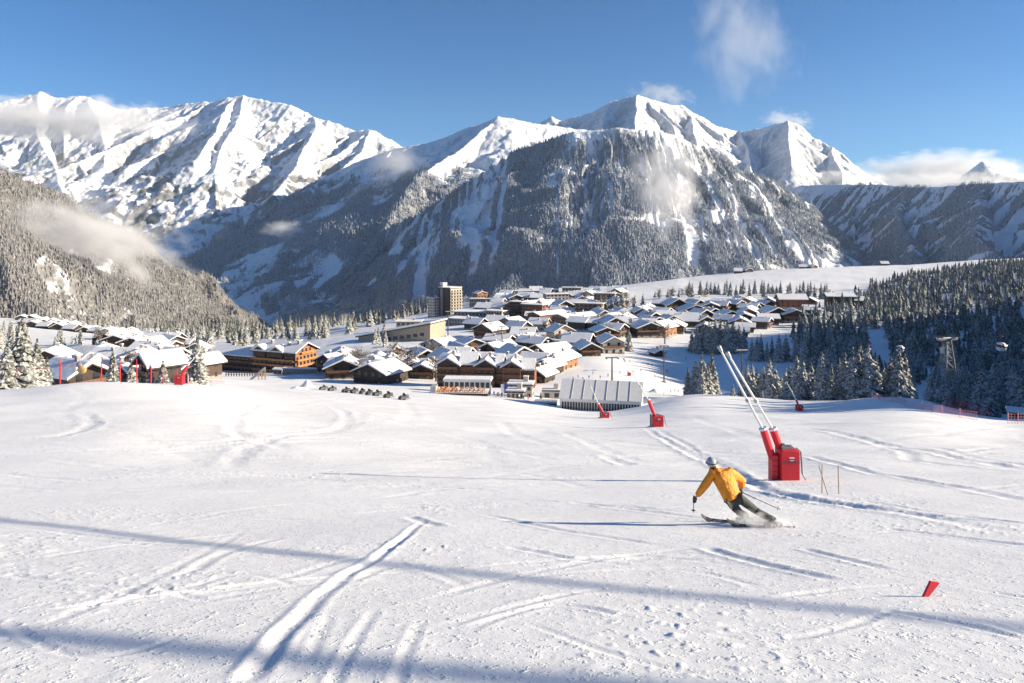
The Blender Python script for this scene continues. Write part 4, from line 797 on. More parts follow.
clump([(790,232,12),(797,226,14.5),(803,230,14),(811,236,13.5),(822,224,15.5),(831,236,13),(839,230,14.5),(845,225,15.5),(853,222,17),(860,226,18.5),(868,222,18),(876,228,14.5),(884,236,13),(891,224,15),(899,220,16.5),(905,222,15.5),(911,236,7),(917,240,5)], 'sunlit frosted conifer of the row behind the pink net', 'sunlit conifers behind the pink net')
conifer(629, 455, 14, 'single frosted conifer standing free below the shaded chalets', None)
clump([(601,720,16),(606,710,18),(612,705,17),(617,712,19),(622,700,24),(635,720,17),(643,735,16),(668,775,18),(673,770,20),(679,780,17),(585,760,15),(655,770,16),(660,780,18)], 'conifer growing between the upper village roofs right of centre', 'conifers between the village roofs')
rows = [(690+i*4.2+rt.uniform(-2,2), rt.uniform(830,930), rt.uniform(14,21)) for i in range(34)]
clump(rows, 'conifer of the belt between dark chalets and bright plateau', 'conifers of the plateau belt', CROWN_D)
clump([(60+rt.uniform(-6,50), rt.uniform(420,560), rt.uniform(9,14)) for i in range(16)], 'frosted conifer between the far left hamlet and the nearer roofs', 'conifers below the far hamlet')
clump([(rt.uniform(-6,30), rt.uniform(420,700), rt.uniform(12,19)) for i in range(14)], 'frosted conifer at the left edge below the far hamlet', 'conifers at the left edge')
clump([(375+rt.uniform(-3,12), rt.uniform(470,560), rt.uniform(11,16)) for i in range(4)], 'frosted conifer left of the great hall', 'conifers beside the great hall')
# woods: the near trees one by one, the rest as one mass
def hill_spots():
    out = []
    lim_y = np.array([280,400,500,640,700,780,950,1150,1400]); lim_p = np.array([930,800,790,806,826,846,872,925,985])
    Y = 250.0
    while Y < 1250:
        st = 7.4+Y*.0042; X = (730-CX)/F*Y
        while X < (1330-CX)/F*Y:
            x = X+rt.uniform(-.5,.5)*st; y = Y+rt.uniform(-.5,.5)*st; px = CX+F*x/y
            lane = (867-(y-500)*.10 < px < 890-(y-500)*.05) and 420 < y < 590
            lane2 = 916 < px < 946 and 270 < y < 430 and rt.random() < .8
            if px > np.interp(y, lim_y, lim_p)+rt.uniform(-3,3) and not lane and not lane2 and rt.random() < .93: out.append((x, y, rt.triangular(6, 21, 13)))
            X += st
        Y += st*.93
    return out
def left_spots():
    out = []
    for i in range(420):
        px = rt.uniform(88, 440); y = rt.uniform(640, 1130)
        lo = np.interp(px, [88,150,190,230,300,330,440], [1000,900,640,560,560,620,900])
        if y < lo+rt.uniform(0,60): continue
        if 330 < px < 345 and y < 900: continue
        out.append(((px-CX)/F*y, y, rt.uniform(10, 20)))
    return out
def mass(name, pts, label, mat, K=7, tiers=5):
    """the remaining trees of a wood as one mesh of ragged tiered crowns"""
    P = np.array(pts); n = len(P); x, y, h = P.T; z = height(x, y)-.3; g = np.random.default_rng(len(pts))
    wd = h*(.15+.06*g.random(n)); Vs = []; t = 2*math.pi*np.arange(K)/K; ph = g.random(n)*6
    cr = []
    for k in range(tiers):
        f = k/tiers; rj = 1+.35*g.standard_normal((n,K)); zj = .03*g.standard_normal((n,K))
        r_ = wd[:,None]*(1-f)**.9*np.clip(rj, .45, 1.6)
        Vs.append(np.stack([x[:,None]+r_*np.cos(ph[:,None]+t+k), y[:,None]+r_*np.sin(ph[:,None]+t+k), z[:,None]+h[:,None]*(.06+f*.9+zj)], -1))
        Vs.append(np.stack([x, y, z+h*min(1.0, .06+f*.9+.36)], -1)[:,None])
        cr += [(k*(K+1)+q, k*(K+1)+(q+1) % K, k*(K+1)+K) for q in range(K)]
    V = np.concatenate(Vs, 1); base = np.arange(n)[:,None,None]*((K+1)*tiers)
    o = np_mesh(name, V.reshape(-1,3), (base+np.array(cr)[None]).reshape(-1,3), mat, smooth=False)
    return tag(o, label, 'forest', kind='stuff')
hill = sorted(hill_spots(), key=lambda p: p[1]/p[2]); left = sorted(left_spots(), key=lambda p: p[1]/p[2])
inview = [p for p in hill if CX+F*p[0]/p[1] < 1030]; off = [p for p in hill if CX+F*p[0]/p[1] >= 1030]
budget = 300-n_tree; nl = 30
for x, y, h in inview[:budget-nl]: conifer(0, y, h, 'dark snow dusted conifer in the dense forest on the right hillside', 'conifers of the right hillside forest', CROWN_D, X=x)
for x, y, h in left[:nl]: conifer(0, y, h, 'frosted conifer of the wood between the long hotel and the dark valley', 'conifers behind the long hotel', CROWN, X=x)
grove = [(rt.uniform(112,240), rt.uniform(118,270), rt.uniform(12,19)) for i in range(260)]
grove = [(x, y, h) for x, y, h in grove if CX+F*x/y > 1075]
M['mass_d'] = tree_mat('distant_hill_needles', (.036,.046,.042), (.64,.66,.66), .9, (.45,.68,.92)); M['mass_l'] = tree_mat('distant_frosted_needles', (.055,.06,.045), (.60,.60,.58), .9, (.5,.72,.98))
mass('conifer_wood', inview[budget-nl:]+off+grove, 'dense dark conifer forest climbing the right hillside to the plateau', M['mass_d'])
mass('conifer_wood', left[nl:], 'frosted conifer wood behind the long hotel above the dark valley', M['mass_l'])

# ------------------------------------------------------------------ bare frosted broadleaf trees between the roofs
M['twig'] = tree_mat('frosted_twigs', (.12,.095,.075), (.55,.52,.50), 1.2, (.45,.75,1.1))
def bare_mesh(seed):
    rnd = random.Random(seed); q = MB(); q.tube([(0,0,-.05),(.01,0,.4),(0,.01,.8)], [.03,.022,.008], 5)
    for k in range(46):
        z = rnd.uniform(.22, .8); a = rnd.uniform(0, 6.28); l = rnd.uniform(.18, .42)*(1.1-abs(z-.5)); e = Vector((math.cos(a)*l, math.sin(a)*l, z+rnd.uniform(.05,.28))); b = Vector((0,0,z))
        m = b.lerp(e, .55)+Vector((rnd.uniform(-.04,.04), rnd.uniform(-.04,.04), .02))
        q.tube([b, m, e], [.010,.008,.003], 3, False)
        for j in range(4):
            s_ = b.lerp(e, rnd.uniform(.4,1)); t_ = s_+Vector((rnd.uniform(-.12,.12), rnd.uniform(-.12,.12), rnd.uniform(.02,.14))); q.tube([s_, t_], [.007,.003], 3, False)
    return q.mesh('crown', M['twig'])
BARE = [bare_mesh(s_) for s_ in range(4)]; STEM = MB().tube([(0,0,-.1),(0,0,.3)], [.035,.028], 6).mesh('trunk', M['bark'])
def bare(px, Y, h, label, group):
    p = on(px, Y); t = empty('broadleaf_tree', p, rt.random()*6.28, label, 'tree', group); t.scale = (h*1.1,h*1.1,h)
    for nm, me in (('trunk', STEM), ('crown', rt.choice(BARE))): o = bpy.data.objects.new(nm, me); col.objects.link(o); o.parent = t
for n_, px, Y, lab in ((16,(585,640),(680,860),'bare frosted tree between the upper centre roofs'),(14,(655,705),(770,900),'bare frosted tree at the upper edge of the dark chalet quarter'),(12,(768,832),(770,900),'bare frosted tree behind the hotels at the forest foot'),
                       (12,(335,440),(320,400),'bare frosted tree near the lone dark chalet'),(14,(100,210),(230,520),'bare frosted tree between the roofs left of the long hotel'),(12,(600,665),(500,620),'bare frosted tree among the big shaded chalets'),(12,(490,560),(470,720),'bare frosted tree between the lower centre roofs')):
    for k in range(n_): bare(rt.uniform(*px), rt.uniform(*Y), rt.uniform(8,14), lab, lab.replace('bare frosted tree', 'bare trees'))
# ------------------------------------------------------------------ snow lances (snow guns) in red padding
def snow_gun(loc, rz, s, sleeves, lances, label, boxw=.78, boxh=1.2, ladder=True, mark=True):
    """sleeves: list of ((x,z) bottom, (x,z) top); lances: list of ((x,z) bottom, (x,z) top, depth of the tip)"""
    t = empty('snow_gun', loc, rz, label, 'snow gun', 'red padded snow guns along the run'); t.scale = (s, s, s)
    x0 = -.28
    b = MB().prism([(x0,-.4,-.4),(x0+boxw,-.4,-.4),(x0+boxw,-.4,boxh-.04),(x0+boxw-.04,-.4,boxh),(x0+.04,-.4,boxh),(x0,-.4,boxh-.04)], None, (0,.8,0)).build('padding', M['red'], t, bevel=.03)
    MB().box((x0+boxw/2-.05,0,boxh+.05), (.42,.4,.1)).box((x0+boxw/2-.15,.05,boxh+.12), (.1,.1,.14)).box((x0+boxw/2+.08,-.05,boxh+.1), (.12,.1,.1)).build('valve_head', M['steel'], t)
    if mark: MB().box((x0+boxw*.55,-.412,boxh*.80), (.20,.012,.05)).box((x0+boxw*.55,-.412,boxh*.72), (.13,.012,.03)).build('logo', M['white'], b)
    MB().box((x0+boxw/2,-.405,boxh*.66), (boxw*.98,.012,.025)).build('strap', M['dsteel'], b)
    if ladder:
        MB().box((x0-.16,.1,.5), (.26,.5,1.15)).build('side_padding', M['red'], t, bevel=.03)
        q = MB()
        for k in range(4): q.box((x0-.16,-.16,.2+k*.22), (.2,.02,.035))
        q.build('ladder', M['dsteel'], t)
    for (a, c), k in zip(sleeves, range(9)):
        MB().tube([(a[0],.05+.12*k,a[1]),(c[0],.05+.12*k,c[1])], .15, 10).build('sleeve', M['red'], t)
        MB().tube([(c[0],.05+.12*k,c[1]),(c[0]-.03,.05+.12*k,c[1]+.08)], .165, 10).build('collar', M['white'], t)
    for (a, c, dy), k in zip(lances, range(9)):
        l = MB().tube([(a[0],.05+.12*k,a[1]),(c[0],.05+.12*k+dy,c[1])], [.05,.038], 8).build('lance', M['white'], t)
        d = (Vector((c[0],.05+.12*k+dy,c[1]))-Vector((a[0],.05+.12*k,a[1]))).normalized(); e = Vector((c[0],.05+.12*k+dy,c[1]))
        MB().tube([e-d*.25, e, e+d*.05], [.055,.09,.06], 8).build('nozzle', M['steel'], l)
        m1 = Vector((a[0],.05+.12*k,a[1]))+d*1.3
        MB().tube([m1, m1+d*.12], .085, 8).build('clamp', M['steel'], l)
    MB().tube([(x0-.1,.3,-.5),(x0-.1,.3,1.0)], .07, 8).build('post', M['dsteel'], t)
    MB().tube([(x0+boxw-.05,-.1,boxh+.05),(x0+boxw+.12,-.15,boxh-.1),(x0+boxw+.16,-.2,.35),(x0+boxw+.35,-.3,-.02),(x0+boxw+.8,-.2,-.12)], .028, 6).build('hose', M['dsteel'], t)
    MB().ball((x0+boxw*.35,-.1,-.06), (boxw*.95,.75,.17), 16, 8).build('snow_skirt', M['roof_snow'], t, True)
    return t
g0 = at(785, 481)
snow_gun(g0, 0, g0.y/30, [((-.49,.90),(-.86,2.06)), ((-.06,1.02),(-.42,2.02))], [((-.84,2.0),(-2.50,5.35),.6), ((-.40,1.98),(-2.12,5.08),.6)], 'large red padded snow gun with two long white lances beside the skier', .74, 1.32)
g1 = at(656, 427)
snow_gun(g1, 0, g1.y/65*1.05, [((-.05,.8),(-.62,2.25))], [((-.6,2.2),(-2.6,5.6),.5)], 'red snow gun with one long white lance right of the white tent', .85, .95, False)
g2 = at(604, 418)
snow_gun(g2, 0, g2.y/95*1.15, [((-.1,.55),(-.62,1.55))], [((-.6,1.5),(-1.5,3.6),.8)], 'small red snow gun standing before the white tent front', .85, .6, False)
g3 = at(799, 411, 90)
snow_gun(g3, 0, 1.2, [((-.1,.9),(-.42,1.75))], [((-.4,1.7),(-1.7,4.3),.5)], 'shaded red snow gun under the sunlit conifer row', .75, .9, False)
g4 = at(178, 385, 60)
snow_gun(g4, 0, 1.0, [((.25,1.05),(1.2,2.35))], [((1.15,2.3),(4.3,6.4),.8)], 'red snow gun with thin lance leaning right at the left brow', .95, 1.2, False)
g5 = at(629, 376, 290)
snow_gun(g5, 0, 1.5, [((-.1,.9),(-.4,1.7))], [((-.4,1.65),(-1.2,3.2),.3)], 'tiny far red snow gun on the lower run near the pylon', .8, 1.0, False, False)
# ------------------------------------------------------------------ red marker, canes
p = at(923, 597); k_ = p.y/740
mk = MB().prism([(-.006,-.012,-.10),(.012,-.012,-.10),(.060,-.012,.0),(13*k_+.05,-.012,13*k_),(8*k_,-.012,15*k_),(.0,-.012,.0)], None, (0,.03,0)).build('marker_flag', M['red']); mk.location = p; mk.rotation_euler = (0,0,R(8))
tag(mk, 'small slanted red marker flag stuck in the snow nearest the camera', 'marker flag')
def cane(px, py, dx, h, label):
    p = at(px, py); o = MB().tube([(0,0,-.1),(dx,0,h)], .014, 6).build('cane', timber_cane); o.location = p; tag(o, label, 'cane', 'thin canes by the big snow gun')
timber_cane = simple('bamboo', (.25,.17,.08), .7)
cane(822, 494, .0, .95, 'upright thin cane crossed by a slanted one near the big snow gun'); cane(829, 496, -.32, .95, 'slanted thin cane crossing the upright one near the big snow gun'); cane(839, 495, -.03, .92, 'lone thin cane furthest right of the big snow gun')
# ------------------------------------------------------------------ red poles along the left brow
for i, (px, h) in enumerate(((9.5,2.7),(36,3.3),(60,3.2),(101,2.9),(120,2.7),(137,2.8),(151,2.7),(163,2.1),(177,1.9))):
    p = at(px, 386, 60) if px < 40 else on(px, 86 if px < 150 else 92)
    t = empty('red_pole', p, 0, f'red padded safety pole, {ORD[i]} from left along the left brow', 'pole', 'red poles along the left brow')
    lean = (.06,-.10,.05,.08,.0,-.04,.03,.05,0)[i]
    MB().tube([(0,0,-.4),(lean,0,h)], .035, 8).build('post', M['red'], t)
    MB().tube([(lean*.15,0,.15),(lean*.8,0,h*.78)], [.085,.08] if i % 2 == 0 else [.07,.055], 8).build('padding', M['red'], t)
ro = MB()
for a, b in ((9.5,36),(36,60),(60,101),(101,120),(120,137),(137,151)):
    pa = on(a,86); pb = on(b,86); pa.z += 2.2; pb.z += 2.2; mid = (pa+pb)/2; mid.z -= .18; ro.tube([pa, mid, pb], .02, 5)
tag(ro.build('safety_rope', M['red']), 'thin sagging rope strung between the red poles', 'rope')
sg = empty('sign', on(80, 84), 0, 'tan round board with purple and white top on a thin post', 'sign')
MB().tube([(0,0,-.3),(0,0,1.2)], .03, 6).build('post', M['bark'], sg); MB().ball((.2,0,1.55), (.55,.2,.5), 14, 10).build('board', simple('tan_board', (.55,.36,.14), .7), sg, True); MB().ball((-.1,0,2.1), (.34,.2,.28), 12, 8).build('top', simple('purple_grey', (.25,.20,.30), .7), sg, True); MB().ball((-.38,-.02,1.65), (.26,.2,.3), 10, 8).build('snow_cap', M['roof_snow'], sg, True)
# ------------------------------------------------------------------ nets
def net_mat(name, c):
    m, nt, p = mat_new(name); p.inputs['Base Color'].default_value = (*c, 1); p.inputs['Roughness'].default_value = .8; return m
M['net_pink'] = net_mat('pink_net', (.66,.30,.32)); M['net_red'] = net_mat('red_net', (.60,.03,.04))
def net_fence(pts, h, label, mat, step=.35, thick=.045, wires=4, group=None):
    t = empty('safety_net', pts[0], 0, label, 'safety net', group); o0 = Vector(pts[0]); q = MB()
    for a, b in zip(pts, pts[1:]):
        a = Vector(a)-o0; b = Vector(b)-o0; L = (b-a).length; n = max(2, int(L/step))
        for k in range(n):
            p = a.lerp(b, k/n); q.box((p.x,p.y,p.z+h/2+.1), (thick,.02,h))
        for w_ in range(wires):
            z = .12+h*w_/(wires-1); q.tube([a+Vector((0,0,z)), b+Vector((0,0,z))], thick*.6, 4)
        MB().tube([a+Vector((0,0,-.4)), a+Vector((0,0,h+.35))], .045, 6).build('post', mat, t)
    q.build('net', mat, t)
def brow_pts(pxs, rows): return [at(px, py, 100) for px, py in zip(pxs, rows)]
net_fence(brow_pts([822,842,862,880,892,905], [399.5,399,398.5,400,402,405]), 1.1, 'faint pink safety net along the foot of the sunlit conifers', M['net_pink'], .55, .03)
net_fence(brow_pts([905,922,942,960,978], [407,410,414,418,421]), 1.1, 'pink safety net sloping down below the lattice tower', M['net_pink'], .55, .03)
net_fence(brow_pts([1008,1018,1030], [427,428,429]), 1.2, 'short pink net at the right edge of the run', M['net_pink'], .4, .04)
net_fence([on(x, 168) for x in (946,955,963,972,982,992)], 2.6, 'bright red net panels at the foot of the lattice tower', M['net_red'], .42, .06, 5)
net_fence([at(x, y, 60) for x, y in ((188,384),(200,383.5),(212,383.5),(225,384))], 1.0, 'faint pink net right of the red snow gun at the left brow', M['net_pink'], .3, .03)
# ------------------------------------------------------------------ lattice tower of the gondola and its cabins
M['tower_steel'] = simple('weathered_tower_steel', (.24,.245,.25), .6, .3, .2, 2)
def lattice():
    p = on(947, 283); top = EYE-(340-HY)/F*283-p.z
    t = empty('lattice_tower', p, R(10), 'grey steel lattice tower with wide crossarm rising from the forest edge', 'lift tower')
    wb, wt = 3.4, .9
    def cr(k, z): s = wb+(wt-wb)*z/top; sx, sy = ((1,1),(-1,1),(-1,-1),(1,-1))[k % 4]; return (sx*s, sy*s, z)
    for k in range(4): MB().tube([cr(k,-2), cr(k, top)], .24, 6).build('leg', M['tower_steel'], t)
    q = MB(); n = 8; zs = [top*(1-(1-i/n)**1.25) for i in range(n+1)]
    for i in range(n):
        for k in range(4):
            q.tube([cr(k,zs[i]), cr(k+1,zs[i+1])], .12, 4); q.tube([cr(k+1,zs[i]), cr(k,zs[i+1])], .12, 4); q.tube([cr(k,zs[i+1]), cr(k+1,zs[i+1])], .11, 4)
    q.build('bracing', M['tower_steel'], t)
    MB().box((0,0,top+.3), (8.6,1.0,.7)).build('crossarm', M['tower_steel'], t); MB().box((0,0,top+.8), (8.8,1.2,.35)).build('snow_cap', M['roof_snow'], t)
    for sx in (-3.7, 3.7): MB().box((sx,0,top+1.3), (.5,4.5,.6)).build('sheave_train', M['dsteel'], t)
    MB().box((-.8,0,top-4), (2.6,2.4,2.2)).build('service_cabin', M['beige_metal'], t); MB().tube([(0,0,top),(0,0,top+3)], .1, 5).build('mast', M['dsteel'], t)
    MB().box((-5,-3,2.2), (9,3,.4)).box((-8.8,-3,.6), (.3,.3,3.2)).box((-1.2,-3,.6), (.3,.3,3.2)).build('platform', M['beige_metal'], t); MB().box((-5,-3,2.6), (9,3,.4)).build('snow_cover', M['roof_snow'], t)
lattice()
def cabin(px, py, Y, s, label):
    P = Vector(((px-CX)/F*Y, Y, EYE-(py-HY)/F*Y)); t = empty('gondola_cabin', P, R(25), label, 'gondola cabin', 'gondola cabins'); t.scale = (s,s,s)
    MB().ball((0,0,0), (1.0,1.25,1.05), 14, 8).build('body', M['white'], t, True); MB().box((0,0,.28), (2.06,1.5,.72)).box((0,0,.28), (1.4,2.56,.72)).build('window', M['glass'], t, bevel=.2)
    MB().tube([(0,0,1.0),(.25,0,1.6),(0,0,2.6)], .09, 6).build('hanger', M['dsteel'], t); MB().box((0,0,2.65), (.4,1.0,.25)).build('grip', M['dsteel'], t); MB().ball((0,0,.82), (.85,1.0,.35), 12, 6).build('snow_cap', M['roof_snow'], t, True)
cabin(1001, 347, 262, 1.45, 'white gondola cabin hanging before the dark forest at right'); cabin(900, 349, 300, 1.3, 'white gondola cabin half hidden behind the tallest sunlit conifer')
# ------------------------------------------------------------------ T shaped lift pylons
def pylon(px, Y, ytop, label, arm=4.4, head=True, r=.32):
    p = on(px, Y); h = EYE-(ytop-HY)/F*Y-p.z; t = empty('lift_pylon', p, R(5), label, 'lift pylon', 'slender lift pylons')
    MB().tube([(0,0,-1),(0,0,h)], [r*1.15,r*.8], 10).build('shaft', M['dsteel'], t); MB().box((0,0,h+.12), (arm,.4,.35)).build('crossarm', M['dsteel'], t)
    for s in (-1,1): MB().box((s*arm*.45,0,h-.1), (.25,2.4,.45)).build('sheave_train', M['dsteel'], t)
    MB().box((0,0,h+.42), (arm*.9,.5,.25)).build('snow_cap', M['roof_snow'], t)
    MB().box((0,0,.2), (1.6,1.6,.9)).build('footing', M['stone'], t)
pylon(612, 285, 358, 'lift pylon standing right behind the white tent', 5); pylon(664, 350, 346, 'lift pylon on the lower run right of the longest tent lance', 4.2)
pylon(742, 298, 351, 'lift pylon seen between the two white lances', 5); pylon(728, 470, 331, 'thin lift pylon among the grove below the dark chalets', 3, r=.26)
pylon(448, 520, 312, 'pale lift pylon in front of the tower block', 4, r=.4); pylon(502, 480, 327, 'lift pylon above the roof of the broad hotel', 4); pylon(403, 700, 305, 'thin mast beside the square station left of the tower', 2.4, r=.25); pylon(806, 470, 352, 'thin lift pylon on the shaded run before the forest', 2.2, r=.2)
# ------------------------------------------------------------------ terrace restaurant
def pavilion():
    p = on(467, 262); t = empty('glass_pavilion', p, R(-4), 'long white glazed pavilion with flat snowy roof in front of the broad hotel', 'restaurant')
    MB().box((0,3,1.2), (16.5,6,5.6)).build('wall', M['white'], t); rf = MB().box((0,3,4.15), (17.3,7,.3)).build('roof', M['white'], t); MB().box((0,3,4.5), (17,6.7,.4)).build('snow_cover', M['roof_snow'], rf)
    for i in range(9): win(t, (-7.3+i*1.83, -.06, 2.6), 1.35, 1.9, 0)
    for i in range(2): win(t, (8.3, 1.5+i*2.8, 2.6), 1.8, 1.9, 1)
pavilion()
def terrace():
    p = on(461, 243); t = empty('sun_terrace', p, R(-4), 'raised sun terrace with low fence in front of the glazed pavilion', 'terrace')
    MB().box((0,4,-.6), (17.5,8.5,2.4)).build('deck', M['eave'], t); MB().box((0,4,.66), (17.2,8.2,.12)).build('snow_cover', M['roof_snow'], t)
    q = MB()
    for i in range(24): q.box((-8.6+i*.748,-.2,1.1), (.09,.09,.9))
    q.box((0,-.2,1.55), (17.4,.1,.1)).box((0,-.2,1.1), (17.4,.06,.08)); q.build('railing', M['balc'], t)
    MB().box((-9.2,1.5,1.2), (1.8,4,3.2)).build('shadow_screen', M['beige_metal'], t)  # added screen that throws a shadow left of the terrace
terrace()
base = on(461, 243); lw = simple('orange_cushion', (.75,.30,.08), .8); lp = simple('peach_cushion', (.78,.52,.38), .8)
def rt2(x, y, z): c_, s_ = math.cos(R(-4)), math.sin(R(-4)); return (base.x+x*c_-y*s_, base.y+x*s_+y*c_, base.z+z)
for i in range(22):
    row, k = divmod(i, 11); x = -7.6+k*1.45+row*.3; y = 1.2+row*2.6
    t = empty('lounge_chair', rt2(x, y, .72), R(random.uniform(-20,20)), 'orange cushioned lounge chair at the left end of the sun terrace' if x < -1.5 else 'peach cushioned lounge chair on the right part of the sun terrace', 'lounge chair', 'orange lounge chairs on the terrace' if x < -1.5 else 'peach lounge chairs on the terrace')
    m = lw if x < -1.5 else lp
    MB().box((0,0,.3), (.75,1.1,.2)).build('seat', m, t); MB().prism([(-.37,.45,.35),(.37,.45,.35),(.37,.8,1.15),(-.37,.8,1.15)], None, (0,.14,0)).build('backrest', m, t)
    for sx in (-.3,.3):
        for sy in (-.45,.45): MB().box((sx,sy,.1), (.07,.07,.24)).build('leg', M['bark'], t)
flat_block('ski_hut', on(521, 262), R(-8), 8.5, 6, 4.6, 'pale', 2, 'white two level ski hut with snow roof right of the glazed pavilion', 'hut', nwin=4, balc=False)
flat_block('ski_hut', on(516, 248), R(-8), 5.6, 4, 2.6, 'pale', 1, 'low white hut with a row of windows before the two level hut', 'hut', nwin=4, balc=False)
flat_block('container', on(552, 266), R(-5), 7, 3, 3.0, 'pale', 1, 'white site container with snow roof left of the grey one', 'container', nwin=2, balc=False, snow=.35, over=.1)
flat_block('container', on(570, 268), R(-5), 6, 3, 3.0, 'grey', 1, 'grey site container with snow roof behind the white tent', 'container', nwin=2, balc=False, snow=.35, over=.1)
def glass_deck():
    p = on(546, 240); t = empty('glass_deck', p, R(-5), 'square terrace screened by glass panels left of the white tent', 'terrace')
    MB().box((0,2,-.5), (7,6,1.6)).build('deck', M['eave'], t); MB().box((0,2,.36), (6.8,5.8,.12)).build('snow_cover', M['roof_snow'], t)
    for i in range(5): MB().box((-2.8+i*1.4,-1.0,1.0), (1.3,.05,1.2)).build('glass_panel', M['glassy'], t)
    q = MB()
    for i in range(6): q.box((-3.5+i*1.4,-1.0,.9), (.08,.08,1.5))
    q.build('railing', M['steel'], t)
m_, nt_, p_ = mat_new('screen_glass'); p_.inputs['Base Color'].default_value = (.55,.65,.7,1); p_.inputs['Roughness'].default_value = .1; p_.inputs['Alpha'].default_value = .35; M['glassy'] = m_
glass_deck()
def parasol(px, Y, label, c):
    t = empty('folded_parasol', on(px, Y), 0, label, 'parasol'); MB().tube([(0,0,0),(0,0,3.4)], .05, 6).build('pole', M['steel'], t); MB().tube([(0,0,1.0),(0,0,1.4),(0,0,2.6),(0,0,3.2)], [.35,.42,.25,.05], 8).build('canopy', c, t, True)
parasol(541, 246, 'dark brown folded parasol on the glass screened terrace', simple('brown_canvas', (.10,.06,.03)))
bn = empty('banner', on(504, 256), 0, 'tall blue and white banner between pavilion and ski hut', 'banner')
MB().tube([(0,0,-.5),(0,0,4.2)], .05, 6).build('pole', M['steel'], bn); MB().box((.55,0,2.4), (1.0,.05,3.2)).build('cloth', simple('blue_cloth', (.03,.06,.35)), bn); MB().box((-.6,0,2.4), (1.0,.05,3.2)).build('cloth', M['white'], bn)
# wooden ramp, snow heap, hotel fence, retaining wall
p = at(258, 380, 200); t = empty('wooden_ramp', p, R(25), 'wooden trestle ramp with snowy deck in front of the long hotel', 'ramp')
MB().prism([(-3.4,-1.6,-.3),(3,-1.6,4.6),(3,-1.6,5.0),(-3.4,-1.6,.1)], None, (0,3.2,0)).build('deck', timber_cane, t); MB().prism([(-3.3,-1.2,.12),(2.9,-1.2,5.02),(2.9,-1.2,5.3),(-3.3,-1.2,.4)], None, (0,2.4,0)).build('snow_cover', M['roof_snow'], t)
for x in (.2, 1.6, 2.9):
    for y in (-1.4,1.4): MB().box((x,y,1.0+x*.4), (.22,.22,3.4+x*.8)).build('leg', timber_cane, t)
def heap(px, py, w_, h_, label):
    p = at(px, py, 150); q = []; n = 22; Vv = []
    for j in range(n):
        for i in range(n):
            u, v = (i/(n-1)-.5)*2, (j/(n-1)-.5)*2; r = math.hypot(u, v); Vv.append((p.x+u*w_, p.y+v*w_*.6, p.z-.3+h_*max(0, 1-r)**1.3*(1+.25*float(gnoise(u*3+px, v*3, 4)))))
    tag(np_mesh('snow_pile', np.array(Vv), grid_faces(n, n), M['roof_snow']), label, 'snow pile')
heap(307, 387, 3.4, 3.0, 'pointed pile of snow left of the row of snowmobiles'); heap(297, 389, 4.5, 1.2, 'low ridge of heaped snow left of the pointed pile'); heap(655, 393, 5, 2.2, 'rounded shaded snow pile behind the lance right of the tent')
t = empty('fence', on(245, 355), 0, 'snow topped post fence at the foot of the long hotel', 'fence'); q = MB()
pa, pb = on(226, 350)-on(245, 355), on(263, 352)-on(245, 355)
for k in range(15):
    c_ = pa.lerp(pb, k/14); MB().box((c_.x,c_.y,.9+c_.z), (.35,.35,2.8)).build('post', M['bark'], t)
for z in (.8,1.6): q.tube([pa+Vector((0,0,z)), pb+Vector((0,0,z))], .10, 5)
q.build('rail', M['bark'], t)
pa, pb = on(283, 362), on(345, 360); c_ = (pa+pb)/2; t = empty('retaining_wall', c_, math.atan2(pb.y-pa.y, pb.x-pa.x), 'long grey retaining wall with snow on top right of the long hotel', 'wall'); L = (pb-pa).length
MB().box((0,0,.2), (L,1.2,4.6)).build('wall', M['stone'], t); MB().box((0,.2,2.75), (L+.3,2.0,.6)).build('snow_cover', M['roof_snow'], t)
# ------------------------------------------------------------------ snowmobiles in a row, snowed in cars
def make_snowmobile():
    t = empty('snowmobile', (0,0,0), 0); bk = M['dsteel']
    MB().prism([(-.42,-1.3,.35),(.42,-1.3,.35),(.38,-1.2,.8),(-.38,-1.2,.8)], None, (0,1.5,0)).build('tunnel', bk, t); MB().box((0,-.55,.92), (.42,1.2,.25)).build('seat', M['eave'], t, bevel=.06)
    MB().prism([(-.5,.2,.3),(.5,.2,.3),(.42,.2,1.0),(-.42,.2,1.0)], None, (0,1.1,-.12)).build('hood', bk, t, bevel=.08); MB().prism([(-.36,.25,.98),(.36,.25,.98),(.28,.05,1.42),(-.28,.05,1.42)], None, (0,.03,.0)).build('windshield', M['glass'], t)
    MB().tube([(-.42,.1,1.12),(0,.2,1.1),(.42,.1,1.12)], .03, 6).build('handlebar', bk, t)
    for s in (-1,1): MB().prism([(s*.5-.08,.2,.05),(s*.5+.08,.2,.05),(s*.5+.08,.2,.1),(s*.5-.08,.2,.1)], None, (0,1.5,0)).build('ski', bk, t)
    MB().box((0,-.5,.18), (.44,1.9,.34)).build('track', M['glass'], t); return t
proto = make_snowmobile()
for i, (px, py) in enumerate(((323.5,390),(332,391),(346,392.5),(354,393),(362,394),(369,395),(377,396),(388,398),(403.5,400))):
    o = proto if i == 0 else copy_tree(proto); p = at(px, py, 120); o.location = p; o.rotation_euler.z = R(random.uniform(-35,-5)); o.scale = (1.15,)*3
    tag(o, f'dark snowmobile, {ORD[i]} from left in the parked row', 'snowmobile', 'snowmobiles parked in a row')
